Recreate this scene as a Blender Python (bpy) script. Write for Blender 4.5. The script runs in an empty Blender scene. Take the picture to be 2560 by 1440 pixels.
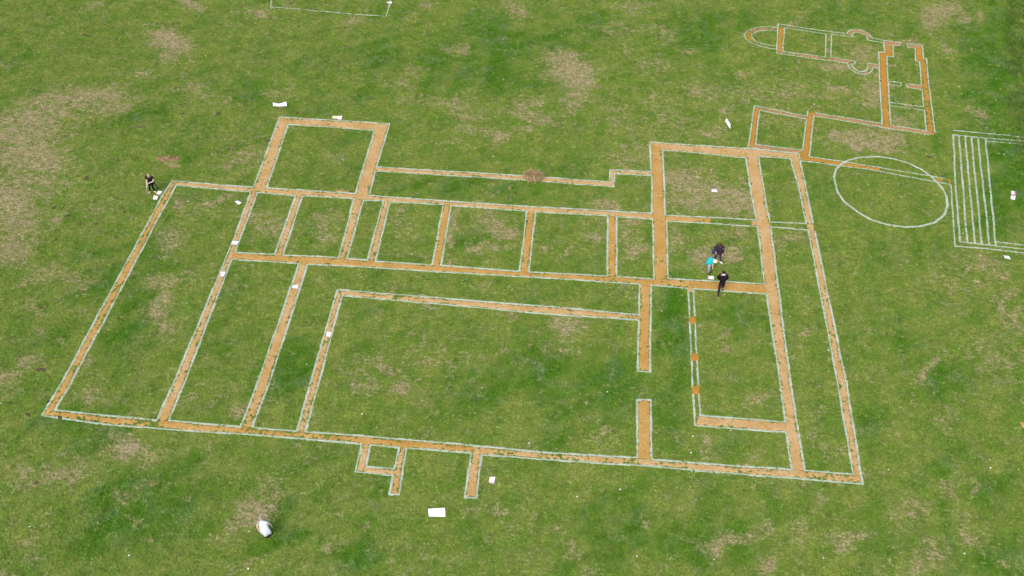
import bpy, math, random
import numpy as np
from mathutils import Vector, Matrix

R = math.radians
rng = np.random.default_rng(11)
random.seed(5)
scene = bpy.context.scene
C = scene.collection

# ------------------------------------------------------------------ camera
CAM_H = 39.5                       # drone height in metres
FPX = 2300.0                       # focal length in pixels of the 2560 wide photograph
PITCH, ROLL, YAW = R(47.4), R(-2.64), R(2.52)

def cam_matrix():
    cr, sr = math.cos(ROLL), math.sin(ROLL)
    cp, sp = math.cos(PITCH), math.sin(PITCH)
    cy, sy = math.cos(YAW), math.sin(YAW)
    rr = np.array([[cr, -sr, 0], [sr, cr, 0], [0, 0, 1.0]])
    b = np.array([[1, 0, 0], [0, 0, 1], [0, -1, 0.0]])
    p = np.array([[1, 0, 0], [0, cp, sp], [0, -sp, cp]])
    y = np.array([[cy, -sy, 0], [sy, cy, 0], [0, 0, 1.0]])
    return y @ p @ b @ rr
MC = cam_matrix()
cam_data = bpy.data.cameras.new('camera')
cam_data.sensor_width = 36.0
cam_data.lens = FPX / 2560.0 * 36.0
cam_data.clip_start = 0.5
cam_data.clip_end = 3000.0
cam = bpy.data.objects.new('camera', cam_data)
C.objects.link(cam)
cam.matrix_world = Matrix(((MC[0, 0], -MC[0, 1], -MC[0, 2], 0),
                           (MC[1, 0], -MC[1, 1], -MC[1, 2], 0),
                           (MC[2, 0], -MC[2, 1], -MC[2, 2], CAM_H), (0, 0, 0, 1)))
scene.camera = cam

# ------------------------------------------------------------------ sky, sun, exposure (bright overcast day)
SUN_EL, SUN_ROT = R(52), R(200)
world = bpy.data.worlds.new('World')
scene.world = world
world.use_nodes = True
wn = world.node_tree
sky = wn.nodes.new('ShaderNodeTexSky')
sky.sky_type = 'NISHITA'
sky.sun_disc = False
sky.sun_elevation = SUN_EL
sky.sun_rotation = SUN_ROT
sky.air_density = 1.0
sky.dust_density = 4.0
sky.ozone_density = 1.0
wn.links.new(sky.outputs['Color'], wn.nodes['Background'].inputs['Color'])
wn.nodes['Background'].inputs['Strength'].default_value = 0.15
sun_d = bpy.data.lights.new('sun', 'SUN')
sun_d.energy = 1.1
sun_d.angle = R(36)
sun_d.color = (1.0, 0.95, 0.87)
sun = bpy.data.objects.new('sun', sun_d)
C.objects.link(sun)
sdir = Vector((math.sin(SUN_ROT) * math.cos(SUN_EL), math.cos(SUN_ROT) * math.cos(SUN_EL), math.sin(SUN_EL)))
sun.rotation_euler = sdir.to_track_quat('Z', 'Y').to_euler()
sun.location = (0, 0, 60)
scene.view_settings.view_transform = 'Standard'
scene.view_settings.look = 'None'
scene.view_settings.exposure = 0.73
scene.view_settings.gamma = 1.0
scene.view_settings.use_curve_mapping = False

# ------------------------------------------------------------------ helpers
def at(px, py, z=0.0):
    """the place on the field (height z) seen at a pixel of the photograph"""
    d = MC @ np.array([px - 1280.0, py - 720.0, FPX])
    k = (z - CAM_H) / d[2]
    return np.array([d[0] * k, d[1] * k, z])

def at2(pts):
    return np.array([at(p[0], p[1])[:2] for p in pts])

def tag(o, label=None, cat=None, group=None, kind=None):
    if label: o['label'] = label
    if cat: o['category'] = cat
    if group: o['group'] = group
    if kind: o['kind'] = kind
    return o

def empty(name, loc, rz=0.0):
    o = bpy.data.objects.new(name, None)
    o.empty_display_size = 0.2
    C.objects.link(o)
    o.location = loc
    o.rotation_euler = (0, 0, rz)
    return o

def link(name, mesh, mat=None, parent=None):
    o = bpy.data.objects.new(name, mesh)
    C.objects.link(o)
    if mat and not mesh.materials: mesh.materials.append(mat)
    if parent: o.parent = parent
    return o

def mesh_np(name, v, f, smooth=False):
    """mesh from arrays: v (n,3), f (m,k) with k = 3 or 4"""
    v = np.asarray(v, dtype=np.float32); f = np.asarray(f, dtype=np.int32)
    me = bpy.data.meshes.new(name)
    k = f.shape[1]
    me.vertices.add(len(v)); me.vertices.foreach_set('co', v.ravel())
    me.loops.add(f.size); me.loops.foreach_set('vertex_index', f.ravel())
    me.polygons.add(len(f))
    me.polygons.foreach_set('loop_start', np.arange(0, f.size, k, dtype=np.int32))
    me.polygons.foreach_set('loop_total', np.full(len(f), k, dtype=np.int32))
    if smooth: me.polygons.foreach_set('use_smooth', np.ones(len(f), dtype=bool))
    me.update(calc_edges=True)
    return me

def attr(me, name, vals, domain='POINT'):
    a = me.attributes.new(name, 'FLOAT', domain)
    a.data.foreach_set('value', np.asarray(vals, dtype=np.float32))

class MB:
    """collects polygons for one mesh"""
    def __init__(s): s.v = []; s.f = []
    def poly(s, pts):
        n = len(s.v); s.v += [tuple(p) for p in pts]; s.f.append(tuple(range(n, n + len(pts))))
    def box(s, c, size, rz=0.0):
        cx, cy, cz = c; a, b, h = [q / 2 for q in size]
        n = len(s.v); co, si = math.cos(rz), math.sin(rz)
        for z in (-h, h):
            for x, y in ((-a, -b), (a, -b), (a, b), (-a, b)):
                s.v.append((cx + x * co - y * si, cy + x * si + y * co, cz + z))
        for q in ((0, 3, 2, 1), (4, 5, 6, 7), (0, 1, 5, 4), (1, 2, 6, 5), (2, 3, 7, 6), (3, 0, 4, 7)):
            s.f.append(tuple(n + i for i in q))
    def tube(s, pts, rad, sides=8):
        """rings along a line; rad is one radius per point or (rx, ry)"""
        pts = [Vector(p) for p in pts]; n0 = len(s.v); m = len(pts)
        for i, p in enumerate(pts):
            d = (pts[min(i + 1, m - 1)] - pts[max(i - 1, 0)]).normalized()
            u = d.cross(Vector((0, 1, 0)) if abs(d.y) < 0.9 else Vector((1, 0, 0))).normalized()
            w = d.cross(u)
            r = rad[i]; rx, ry = r if isinstance(r, tuple) else (r, r)
            for k in range(sides):
                t = 2 * math.pi * k / sides
                s.v.append(tuple(p + u * (rx * math.cos(t)) + w * (ry * math.sin(t))))
        for i in range(m - 1):
            for k in range(sides):
                a = n0 + i * sides + k; b = n0 + i * sides + (k + 1) % sides
                s.f.append((a, b, b + sides, a + sides))
        s.f.append(tuple(n0 + k for k in range(sides))[::-1])
        s.f.append(tuple(n0 + (m - 1) * sides + k for k in range(sides)))
    def ball(s, c, r, nu=12, nv=8):
        rx, ry, rz = r if isinstance(r, tuple) else (r, r, r)
        n0 = len(s.v)
        for j in range(1, nv):
            p = math.pi * j / nv
            for i in range(nu):
                t = 2 * math.pi * i / nu
                s.v.append((c[0] + rx * math.sin(p) * math.cos(t), c[1] + ry * math.sin(p) * math.sin(t), c[2] + rz * math.cos(p)))
        top = len(s.v); s.v.append((c[0], c[1], c[2] + rz)); s.v.append((c[0], c[1], c[2] - rz))
        for j in range(nv - 2):
            for i in range(nu):
                a = n0 + j * nu + i; b = n0 + j * nu + (i + 1) % nu
                s.f.append((a, a + nu, b + nu, b))
        for i in range(nu):
            s.f.append((top, n0 + i, n0 + (i + 1) % nu))
            q = n0 + (nv - 2) * nu
            s.f.append((top + 1, q + (i + 1) % nu, q + i))
    def build(s, name, mat, parent=None, smooth=True):
        me = bpy.data.meshes.new(name); me.from_pydata(s.v, [], s.f)
        if smooth:
            for p in me.polygons: p.use_smooth = True
        me.update()
        return link(name, me, mat, parent)

# value noise for geometry and for the wear of the turf
def vnoise(x, y, scale, seed):
    x = np.asarray(x) / scale; y = np.asarray(y) / scale
    xi = np.floor(x).astype(np.int64); yi = np.floor(y).astype(np.int64)
    fx = x - xi; fy = y - yi
    fx = fx * fx * (3 - 2 * fx); fy = fy * fy * (3 - 2 * fy)
    def h(a, b):
        n = (a * 374761393 + b * 668265263 + seed * 974634777) & 0xffffffff
        n = ((n ^ (n >> 13)) * 1274126177) & 0xffffffff
        n = n ^ (n >> 16)
        return (n & 0xffff) / 65535.0
    return (h(xi, yi) * (1 - fx) + h(xi + 1, yi) * fx) * (1 - fy) + (h(xi, yi + 1) * (1 - fx) + h(xi + 1, yi + 1) * fx) * fy

def fbm(x, y, scale, seed, octv=3):
    t = 0; a = 1.0; s = 0
    for i in range(octv):
        t = t + a * vnoise(x, y, scale, seed + i); s += a; a *= 0.55; scale *= 0.5
    return t / s

# ------------------------------------------------------------------ materials
def new_mat(name):
    m = bpy.data.materials.new(name); m.use_nodes = True
    nt = m.node_tree
    return m, nt, nt.nodes['Principled BSDF']

def node(nt, typ, **kw):
    n = nt.nodes.new(typ)
    for k, v in kw.items(): setattr(n, k, v)
    return n

def math_n(nt, op, a, b=None, clamp=False):
    n = node(nt, 'ShaderNodeMath', operation=op); n.use_clamp = clamp
    for i, q in enumerate((a, b)):
        if q is None: continue
        if isinstance(q, (int, float)): n.inputs[i].default_value = q
        else: nt.links.new(q, n.inputs[i])
    return n.outputs[0]

def mix_n(nt, f, a, b, mode='MIX'):
    n = node(nt, 'ShaderNodeMix', data_type='RGBA', blend_type=mode)
    for i, q in ((0, f), (6, a), (7, b)):
        if isinstance(q, (int, float)): n.inputs[i].default_value = q
        elif isinstance(q, tuple): n.inputs[i].default_value = (*q, 1)
        else: nt.links.new(q, n.inputs[i])
    return n.outputs[2]

def noise_n(nt, scale, detail=3.0, rough=0.55, vec=None):
    n = node(nt, 'ShaderNodeTexNoise'); n.inputs['Scale'].default_value = scale
    n.inputs['Detail'].default_value = detail; n.inputs['Roughness'].default_value = rough
    if vec is None:
        vec = node(nt, 'ShaderNodeNewGeometry').outputs['Position']
    nt.links.new(vec, n.inputs['Vector'])
    return n.outputs['Fac']

def ramp_n(nt, f, lo, hi):
    n = node(nt, 'ShaderNodeMapRange'); n.interpolation_type = 'SMOOTHSTEP'
    n.inputs['From Min'].default_value = lo; n.inputs['From Max'].default_value = hi
    nt.links.new(f, n.inputs['Value'])
    return n.outputs['Result']

def attr_n(nt, name):
    return node(nt, 'ShaderNodeAttribute', attribute_name=name).outputs['Fac']

GREEN_MID = (0.132, 0.212, 0.03)
GREEN_YEL = (0.184, 0.236, 0.044)
GREEN_LUSH = (0.058, 0.16, 0.007)
GREEN_COOL = (0.088, 0.182, 0.044)
OLIVE = (0.238, 0.238, 0.09)
STRAW = (0.345, 0.28, 0.165)
BARE = (0.39, 0.265, 0.17)

def turf(name, blade):
    m, nt, bs = new_mat(name)
    pos = node(nt, 'ShaderNodeNewGeometry').outputs['Position']
    flat = node(nt, 'ShaderNodeVectorMath', operation='MULTIPLY')
    nt.links.new(pos, flat.inputs[0]); flat.inputs[1].default_value = (1, 1, 0)
    pos = flat.outputs[0]
    dry, lush, bare = attr_n(nt, 'dry'), attr_n(nt, 'lush'), attr_n(nt, 'bare')
    big = noise_n(nt, 0.30, 3, 0.6, pos); mid = noise_n(nt, 1.5, 4, 0.65, pos)
    fine = noise_n(nt, 8.0, 3, 0.65, pos); tiny = noise_n(nt, 30.0, 2, 0.6, pos)
    sm = node(nt, 'ShaderNodeMapping'); sm.inputs['Scale'].default_value = (2.4, 7.0, 1); sm.inputs['Rotation'].default_value = (0, 0, 0.5)
    nt.links.new(pos, sm.inputs['Vector'])
    streak = noise_n(nt, 1.0, 3, 0.6, sm.outputs['Vector'])
    mow = []
    for ang, sc in ((0.55, (9.0, 0.9, 1)), (1.45, (11.0, 1.1, 1))):          # faint passes of the mower
        mm = node(nt, 'ShaderNodeMapping', vector_type='TEXTURE')
        mm.inputs['Scale'].default_value = sc; mm.inputs['Rotation'].default_value = (0, 0, ang)
        nt.links.new(pos, mm.inputs['Vector']); mow.append(noise_n(nt, 1.0, 2, 0.5, mm.outputs['Vector']))
    hue = noise_n(nt, 0.8, 2, 0.5, pos)
    def dev(f, k): return math_n(nt, 'MULTIPLY', math_n(nt, 'SUBTRACT', f, 0.5), k)
    def total(*t):
        r = t[0]
        for q in t[1:]: r = math_n(nt, 'ADD', r, q)
        return r
    # greens
    l = ramp_n(nt, total(math_n(nt, 'MULTIPLY', lush, 0.98), dev(big, 1.7), dev(mid, 1.8), dev(fine, 2.0), dev(tiny, .8), dev(mow[0], 1.5), dev(mow[1], 1.5)), -0.15, 1.05)
    g0 = mix_n(nt, ramp_n(nt, hue, 0.36, 0.64), GREEN_MID, GREEN_YEL)
    g1 = mix_n(nt, ramp_n(nt, hue, 0.42, 0.70), GREEN_LUSH, GREEN_COOL)
    g = mix_n(nt, l, g0, g1)
    # thin grass pales to olive, then to straw where it is worn
    g = mix_n(nt, math_n(nt, 'MULTIPLY', ramp_n(nt, total(dry, dev(mid, 2.2), dev(fine, 1.6), dev(big, 1.2)), 0.0, 0.85), 0.75), g, OLIVE)
    d = total(math_n(nt, 'MULTIPLY', dry, 0.95), math_n(nt, 'MULTIPLY', lush, -0.15), dev(mid, 2.6),
              math_n(nt, 'MULTIPLY', total(0.42, math_n(nt, 'MULTIPLY', dry, 0.75)), total(dev(fine, 3.2), dev(streak, 3.6), dev(tiny, 0.8))))
    dm = math_n(nt, 'MULTIPLY', ramp_n(nt, d, 0.08, 1.35), 0.94)
    col = mix_n(nt, dm, g, STRAW)
    bm = math_n(nt, 'MULTIPLY', ramp_n(nt, total(bare, dev(fine, 2.0), dev(tiny, 1.0)), 0.35, 1.0), 0.9)
    col = mix_n(nt, bm, col, BARE)
    tuft = total(1.0, dev(fine, 1.2), dev(streak, 0.5), dev(noise_n(nt, 3.0, 3, 0.6, pos), 0.7))      # thick and thin tufts
    if blade:
        rnd = attr_n(nt, 'tint')
        col = mix_n(nt, attr_n(nt, 'chalk'), col, (0.44, 0.50, 0.37))
        br = math_n(nt, 'MULTIPLY', tuft, math_n(nt, 'ADD', 0.40, math_n(nt, 'MULTIPLY', rnd, 1.30)))
    else:
        br = math_n(nt, 'MULTIPLY', tuft, total(0.80, dev(tiny, .9)))
    hs = node(nt, 'ShaderNodeHueSaturation')
    nt.links.new(col, hs.inputs['Color']); nt.links.new(br, hs.inputs['Value'])
    nt.links.new(hs.outputs['Color'], bs.inputs['Base Color'])
    bs.inputs['Roughness'].default_value = 0.85
    bs.inputs['Specular IOR Level'].default_value = 0.08
    if not blade:
        bp = node(nt, 'ShaderNodeBump'); bp.inputs['Strength'].default_value = 0.5; bp.inputs['Distance'].default_value = 0.03
        nt.links.new(tiny, bp.inputs['Height']); nt.links.new(bp.outputs['Normal'], bs.inputs['Normal'])
    return m

def speckled(name, c1, c2, scale, rough=0.85, c3=None, spec=0.2):
    """matt material of two tones mixed by noise, with an optional third in spots"""
    m, nt, bs = new_mat(name)
    f = ramp_n(nt, noise_n(nt, scale, 4, 0.65), 0.33, 0.67)
    col = mix_n(nt, f, c1, c2)
    if c3:
        col = mix_n(nt, ramp_n(nt, noise_n(nt, max(scale * 3.1, 6.0), 4, 0.65), 0.53, 0.68), col, c3)
    nt.links.new(col, bs.inputs['Base Color'])
    bs.inputs['Roughness'].default_value = rough
    bs.inputs['Specular IOR Level'].default_value = spec
    bp = node(nt, 'ShaderNodeBump'); bp.inputs['Strength'].default_value = 0.35; bp.inputs['Distance'].default_value = 0.01
    nt.links.new(noise_n(nt, scale * 6, 3, 0.6), bp.inputs['Height']); nt.links.new(bp.outputs['Normal'], bs.inputs['Normal'])
    return m

M_GROUND = turf('turf_ground', False)
M_BLADE = turf('grass_blades', True)
M_SAND = speckled('pale_builders_sand', (0.450, 0.305, 0.150), (0.390, 0.238, 0.085), 0.6, 0.95, (0.28, 0.190, 0.070), 0.05)
M_SANDM = speckled('orange_builders_sand', (0.420, 0.258, 0.090), (0.365, 0.208, 0.052), 0.7, 0.95, (0.27, 0.175, 0.050), 0.05)
M_SANDO = speckled('orange_damp_sand', (0.400, 0.190, 0.038), (0.340, 0.170, 0.030), 1.0, 0.95, (0.24, 0.155, 0.03), 0.05)
M_SANDB = speckled('brick_red_sand', (0.370, 0.195, 0.095), (0.310, 0.180, 0.080), 1.0, 0.95, (0.22, 0.17, 0.06), 0.05)
M_CHALK = speckled('white_line_chalk', (0.41, 0.465, 0.385), (0.29, 0.355, 0.260), 1.1, 0.95, (0.22, 0.29, 0.15), 0.05)
M_SOIL = speckled('dark_crumbly_soil', (0.060, 0.045, 0.028), (0.115, 0.085, 0.050), 14.0, 0.95)
M_LEAF = speckled('reddish_brown_litter', (0.27, 0.165, 0.095), (0.16, 0.095, 0.05), 6.0, 0.95, (0.40, 0.27, 0.17))
M_STRAW = speckled('dead_straw', (0.41, 0.30, 0.145), (0.26, 0.175, 0.075), 7.0, 0.9, (0.66, 0.57, 0.40))
M_PAPER = speckled('white_coated_board', (0.86, 0.87, 0.88), (0.82, 0.83, 0.85), 2.0, 0.5, None, 0.4)
M_SIGN = speckled('laminated_paper', (0.80, 0.77, 0.82), (0.74, 0.70, 0.77), 9.0, 0.4, None, 0.4)
M_PINK = speckled('pink_print', (0.66, 0.38, 0.42), (0.60, 0.33, 0.37), 9.0, 0.4, None, 0.4)
M_RED = speckled('red_print', (0.62, 0.12, 0.17), (0.55, 0.10, 0.14), 9.0, 0.4, None, 0.4)
M_INK = speckled('lilac_grey_print', (0.46, 0.42, 0.52), (0.55, 0.52, 0.60), 30.0, 0.5)
M_YELLOW = speckled('yellow_print', (0.78, 0.68, 0.42), (0.72, 0.62, 0.36), 9.0, 0.4, None, 0.4)
M_PETAL = speckled('white_petals', (0.82, 0.84, 0.76), (0.74, 0.76, 0.66), 40.0, 0.7)
M_POLLEN = speckled('yellow_flower_eye', (0.70, 0.52, 0.06), (0.62, 0.44, 0.05), 60.0, 0.7)
M_DARKEDGE = speckled('dark_edge_blades', (0.050, 0.115, 0.014), (0.075, 0.130, 0.024), 1.6, 0.8, (0.085, 0.105, 0.030))  # dark greens of the blades that darken the right edge
M_SKIN = speckled('skin', (0.58, 0.36, 0.27), (0.54, 0.33, 0.24), 8.0, 0.55)
M_SKINP = speckled('pale_skin', (0.70, 0.50, 0.40), (0.66, 0.46, 0.36), 8.0, 0.55)
def cloth(name, c, v=0.75, rough=0.85):
    return speckled(name, c, tuple(q * v for q in c), 9.0, rough)

# ------------------------------------------------------------------ worn and lush places of the turf
# (x, y, half width, half height, turn in degrees, strength), traced where they lie on the field
DRY = [(150,270,130,42,-15,.6),(60,330,100,50,0,.6),(230,240,70,20,-10,.5),(290,265,60,22,0,.5),(90,400,100,50,10,.72),(60,470,90,30,0,.65),(20,520,50,50,0,.72),(60,580,60,50,0,.6),(20,640,40,30,0,.5),(420,95,50,22,20,.9),(430,125,40,14,15,.8),(355,180,30,14,0,.8),(410,150,25,12,0,.5),(455,10,25,20,0,.7),(480,25,20,12,0,.6),(250,15,25,12,0,.5),(650,30,40,15,10,.6),(740,10,15,15,0,.6),(495,225,50,18,20,.45),(500,260,40,15,0,.3),(590,255,35,12,20,.35),(700,225,30,10,-10,.4),(610,400,70,35,-30,.45),(420,600,45,25,0,.6),
(455,520,18,35,10,.6),(550,500,40,15,-20,.65),(395,760,50,22,-60,.7),(420,690,50,25,0,.65),(440,735,20,20,0,.5),(340,845,20,10,0,.6),(410,800,35,25,0,.5),(242,520,50,20,-10,.45),(170,690,40,20,0,.4),(230,705,30,20,0,.4),(90,770,25,12,0,.6),(240,770,15,12,0,.5),(60,620,50,25,0,.5),(100,700,40,20,0,.4),(40,930,60,25,-20,.5),(100,910,30,20,0,.5),(220,905,25,15,-40,.5),
(325,1120,55,30,10,.9),(330,1140,50,30,20,.6),(230,1005,25,15,0,.7),(250,985,40,20,0,.3),(480,1000,30,18,0,.55),(595,1015,45,22,0,.5),(530,1120,30,12,0,.4),(650,1265,60,30,-10,.85),(600,1310,50,15,-15,.65),(690,1275,40,20,20,.5),(335,1230,60,20,-40,.3),(110,1200,70,40,-20,.35),(170,1170,60,30,0,.3),(40,1190,50,40,0,.25),(90,1350,50,40,0,.25),(690,1200,40,40,-60,.35),(740,1150,20,8,-60,.5),(840,1370,25,12,-40,.5),(640,1400,60,20,0,.3),(30,1415,50,20,0,.4),
(1420,175,70,30,15,.85),(1450,190,40,20,40,.75),(1400,145,50,18,0,.5),(1440,240,50,25,-60,.6),(1290,20,30,25,30,.6),(1070,15,25,12,0,.5),(900,55,35,12,0,.5),(1140,125,40,12,0,.5),(1150,110,20,10,0,.4),(1020,175,35,12,0,.4),(980,200,30,15,0,.4),(1040,250,60,15,0,.45),(1150,250,60,15,0,.4),(1310,255,60,20,-10,.5),(1170,280,40,15,0,.45),(1330,285,50,15,0,.4),(1180,320,40,14,0,.65),(1240,340,25,12,30,.6),(1300,320,25,10,0,.65),(1370,300,40,10,10,.55),(1110,355,15,7,0,.6),(1155,363,15,7,0,.6),(1230,360,20,10,0,.4),(1580,10,50,20,0,.45),(1530,70,80,15,0,.3),(1660,80,30,20,30,.4),(1570,125,15,10,0,.5),(1640,160,50,20,0,.35),(1560,300,60,30,30,.4),(1640,250,30,15,0,.35),(1560,400,60,25,0,.45),(1600,365,40,15,0,.4),(1680,300,50,60,0,.25),
(2370,25,50,25,0,.7),(2330,50,40,30,60,.6),(2415,50,15,12,0,.6),(2455,50,8,20,0,.8),(2370,120,30,12,20,.6),(2260,105,30,12,0,.5),(2080,170,40,14,0,.7),(2090,215,30,9,5,.75),(2180,225,40,30,-30,.6),(2140,250,60,20,0,.4),(1850,190,35,12,0,.6),(1990,50,30,10,-20,.5),(1755,220,50,20,10,.5),(1900,240,80,25,0,.35),(2000,230,60,25,0,.4),(1810,270,18,10,0,.7),(1785,330,45,25,10,.5),(2130,350,70,25,0,.8),(2210,340,50,25,0,.6),(2180,365,60,15,0,.5),(2180,160,60,35,0,.35),(2150,125,50,25,0,.45),(2260,295,50,20,0,.5),(2455,290,20,10,20,.7),(2430,280,20,8,30,.5),(1720,130,30,15,0,.5),(1960,300,50,30,0,.3),
(1740,470,80,40,0,.65),(1830,490,60,40,0,.7),(1700,440,50,25,0,.6),(1770,520,90,20,0,.5),(1780,640,60,30,0,.8),(1820,630,30,18,0,.8),(1740,655,30,20,0,.75),(1690,590,30,40,0,.5),(1830,580,60,15,0,.4),(1515,510,30,14,0,.7),(1600,450,20,25,0,.35),(1140,560,15,60,5,.7),(1120,650,15,10,0,.75),(1240,560,50,30,20,.6),(1260,580,40,15,20,.6),(1210,620,30,12,0,.65),(1410,620,15,10,-40,.75),(1480,590,40,20,0,.6),(1500,545,30,8,5,.65),(1590,555,45,10,3,.65),(1590,630,40,18,0,.7),(1570,590,30,30,0,.4),(1350,610,20,15,0,.45),(1000,560,30,40,0,.35),(680,570,30,60,-60,.4),(810,590,30,15,0,.55),(820,560,60,20,0,.3),(820,400,25,14,20,.45),(660,540,40,20,0,.25),
(1060,770,30,12,0,.7),(1270,795,15,9,0,.65),(1400,795,50,18,10,.6),(1420,820,30,20,0,.4),(1265,860,10,8,0,.7),(1430,878,8,6,0,.75),(1390,870,30,15,0,.45),(960,905,60,15,20,.45),(1020,950,25,12,0,.65),(900,940,60,30,20,.4),(1150,945,50,12,0,.45),(1290,910,8,8,0,.65),(1230,1025,12,8,20,.7),(1010,960,20,14,0,.6),(870,960,20,10,0,.4),(1540,1100,40,25,0,.3),(1540,745,40,14,0,.5),(1200,710,15,8,0,.4),(960,715,20,8,0,.4),(1090,880,60,40,0,.25),
(1760,820,8,6,0,.75),(1820,840,20,8,-50,.65),(1820,870,15,10,0,.65),(1720,820,20,10,0,.4),(1890,990,35,18,0,.6),(1870,1130,40,10,-30,.55),(1775,1110,15,25,0,.5),(1780,1150,20,10,0,.5),(2015,840,15,9,0,.75),(1975,590,40,20,-20,.5),(1945,620,25,15,0,.4),(2055,1105,15,8,0,.8),(2035,1075,10,8,0,.65),(2050,1040,20,18,0,.5),(2090,1130,30,10,10,.45),(2040,1165,10,6,0,.65),(2320,915,40,8,-35,.75),(2290,930,25,10,-20,.5),(2340,850,20,6,-20,.5),(2165,825,10,8,0,.5),(2460,660,60,20,0,.5),(2500,770,20,90,5,.4),(2535,800,8,40,10,.65),(2400,720,80,40,0,.3),(2470,900,60,40,0,.3),(2260,985,8,12,0,.5),(2550,980,15,60,0,.65),(2390,1050,40,40,0,.35),
(1828,1332,60,15,-25,.75),(1800,1360,20,10,0,.75),(1930,1310,20,18,0,.65),(2015,1335,20,14,0,.7),(2020,1310,30,10,20,.5),(2135,1340,35,20,-20,.8),(2130,1362,20,10,0,.75),(1915,1395,22,22,0,.75),(1880,1390,12,10,0,.5),(2040,1280,15,14,40,.55),(2240,1290,15,16,0,.5),(2290,1280,40,25,30,.4),(2340,1202,8,8,0,.75),(2450,1230,10,12,0,.6),(2400,1300,30,40,0,.5),(2370,1220,40,30,0,.35),(2205,1390,20,10,0,.5),(2320,1400,60,40,-20,.5),(2515,1380,15,12,0,.65),(2440,1330,40,20,0,.35),(2100,1220,40,10,5,.4),(2000,1215,60,15,0,.35),
(1227,1165,8,12,0,.65),(1030,1375,15,8,-20,.7),(1200,1395,8,10,0,.55),(1420,1305,15,10,20,.65),(1410,1350,25,14,-20,.65),(1400,1385,30,12,0,.6),(1460,1425,20,20,60,.5),(1630,1300,8,10,0,.6),(1555,1300,10,8,0,.5),(1000,1415,15,20,-50,.5),(1245,1270,20,20,0,.35),(1040,1285,15,5,0,.4),(910,1240,10,8,0,.4),(1300,1390,40,20,0,.3)]
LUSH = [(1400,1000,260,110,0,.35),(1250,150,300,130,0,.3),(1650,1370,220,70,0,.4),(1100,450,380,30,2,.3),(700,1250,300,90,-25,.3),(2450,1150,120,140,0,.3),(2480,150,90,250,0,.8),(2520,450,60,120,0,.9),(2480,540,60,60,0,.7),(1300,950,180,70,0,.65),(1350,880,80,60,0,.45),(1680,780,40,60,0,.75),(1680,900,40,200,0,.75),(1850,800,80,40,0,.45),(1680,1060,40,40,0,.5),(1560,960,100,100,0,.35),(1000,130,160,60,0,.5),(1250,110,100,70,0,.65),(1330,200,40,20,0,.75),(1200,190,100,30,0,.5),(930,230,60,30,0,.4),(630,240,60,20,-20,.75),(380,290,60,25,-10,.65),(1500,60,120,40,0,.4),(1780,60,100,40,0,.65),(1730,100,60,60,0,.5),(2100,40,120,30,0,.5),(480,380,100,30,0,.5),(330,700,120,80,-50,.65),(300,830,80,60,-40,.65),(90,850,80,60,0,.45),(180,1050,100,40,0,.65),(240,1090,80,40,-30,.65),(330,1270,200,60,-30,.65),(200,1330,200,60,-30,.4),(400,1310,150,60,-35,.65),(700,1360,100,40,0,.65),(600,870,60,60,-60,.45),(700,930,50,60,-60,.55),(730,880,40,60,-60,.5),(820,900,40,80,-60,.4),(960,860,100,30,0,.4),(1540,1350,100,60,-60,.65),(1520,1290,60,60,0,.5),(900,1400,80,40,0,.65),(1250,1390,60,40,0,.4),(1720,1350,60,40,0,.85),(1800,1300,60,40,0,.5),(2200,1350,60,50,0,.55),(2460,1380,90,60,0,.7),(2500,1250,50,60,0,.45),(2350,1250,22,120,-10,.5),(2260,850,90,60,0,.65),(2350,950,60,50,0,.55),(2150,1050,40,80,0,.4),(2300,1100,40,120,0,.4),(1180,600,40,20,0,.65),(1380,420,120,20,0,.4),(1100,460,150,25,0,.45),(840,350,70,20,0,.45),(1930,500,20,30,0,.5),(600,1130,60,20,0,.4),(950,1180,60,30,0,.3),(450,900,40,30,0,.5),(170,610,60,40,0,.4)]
BARESPOTS = [(422,396,32,10,10,.9),(420,95,26,10,20,.6),(1120,650,9,7,0,.6),(1410,620,10,6,-40,.6),(1915,1395,15,16,0,.7),(2130,1362,16,8,0,.7),(1800,1360,14,7,0,.6),(2055,1105,11,5,0,.6),(1300,320,12,6,0,.5),(1110,355,9,4,0,.5),(2455,50,5,14,0,.7),(2455,290,12,6,20,.7),(90,400,80,40,10,.4),(20,520,50,40,0,.5),(320,1130,30,16,15,.5),(1800,632,26,10,0,.55),(1740,655,22,12,0,.5),(2090,215,20,6,5,.6),(230,1008,14,9,0,.6),(645,1290,30,14,0,.5),(1265,860,5,4,0,.6),(2340,1202,6,6,0,.6),(1030,1378,9,6,-20,.6),(2515,1380,9,8,0,.6),(1490,168,8,5,-20,.5),(1240,342,9,5,0,.5),(2558,8,6,16,0,.9),(2030,1340,12,8,0,.6),(1880,1388,8,6,0,.5),(270,1210,9,7,0,.3)]

def field(x, y, spots):
    keep = np.ones_like(x)
    for (cx, cy, rx, ry, a, s) in spots:
        ca, sa = math.cos(R(a)), math.sin(R(a))
        c = at(cx, cy)[:2]
        e1 = at(cx + rx * ca, cy + rx * sa)[:2] - c
        e2 = at(cx - ry * sa, cy + ry * ca)[:2] - c
        inv = np.linalg.inv(np.array([e1, e2]).T)
        reach = 2.2 * max(np.linalg.norm(e1), np.linalg.norm(e2))
        msk = (np.abs(x - c[0]) < reach) & (np.abs(y - c[1]) < reach)
        dx, dy = x[msk] - c[0], y[msk] - c[1]
        q = (inv[0, 0] * dx + inv[0, 1] * dy) ** 2 + (inv[1, 0] * dx + inv[1, 1] * dy) ** 2
        keep[msk] *= 1 - s * np.exp(-0.9 * q ** 1.3)
    return 1 - keep

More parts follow.
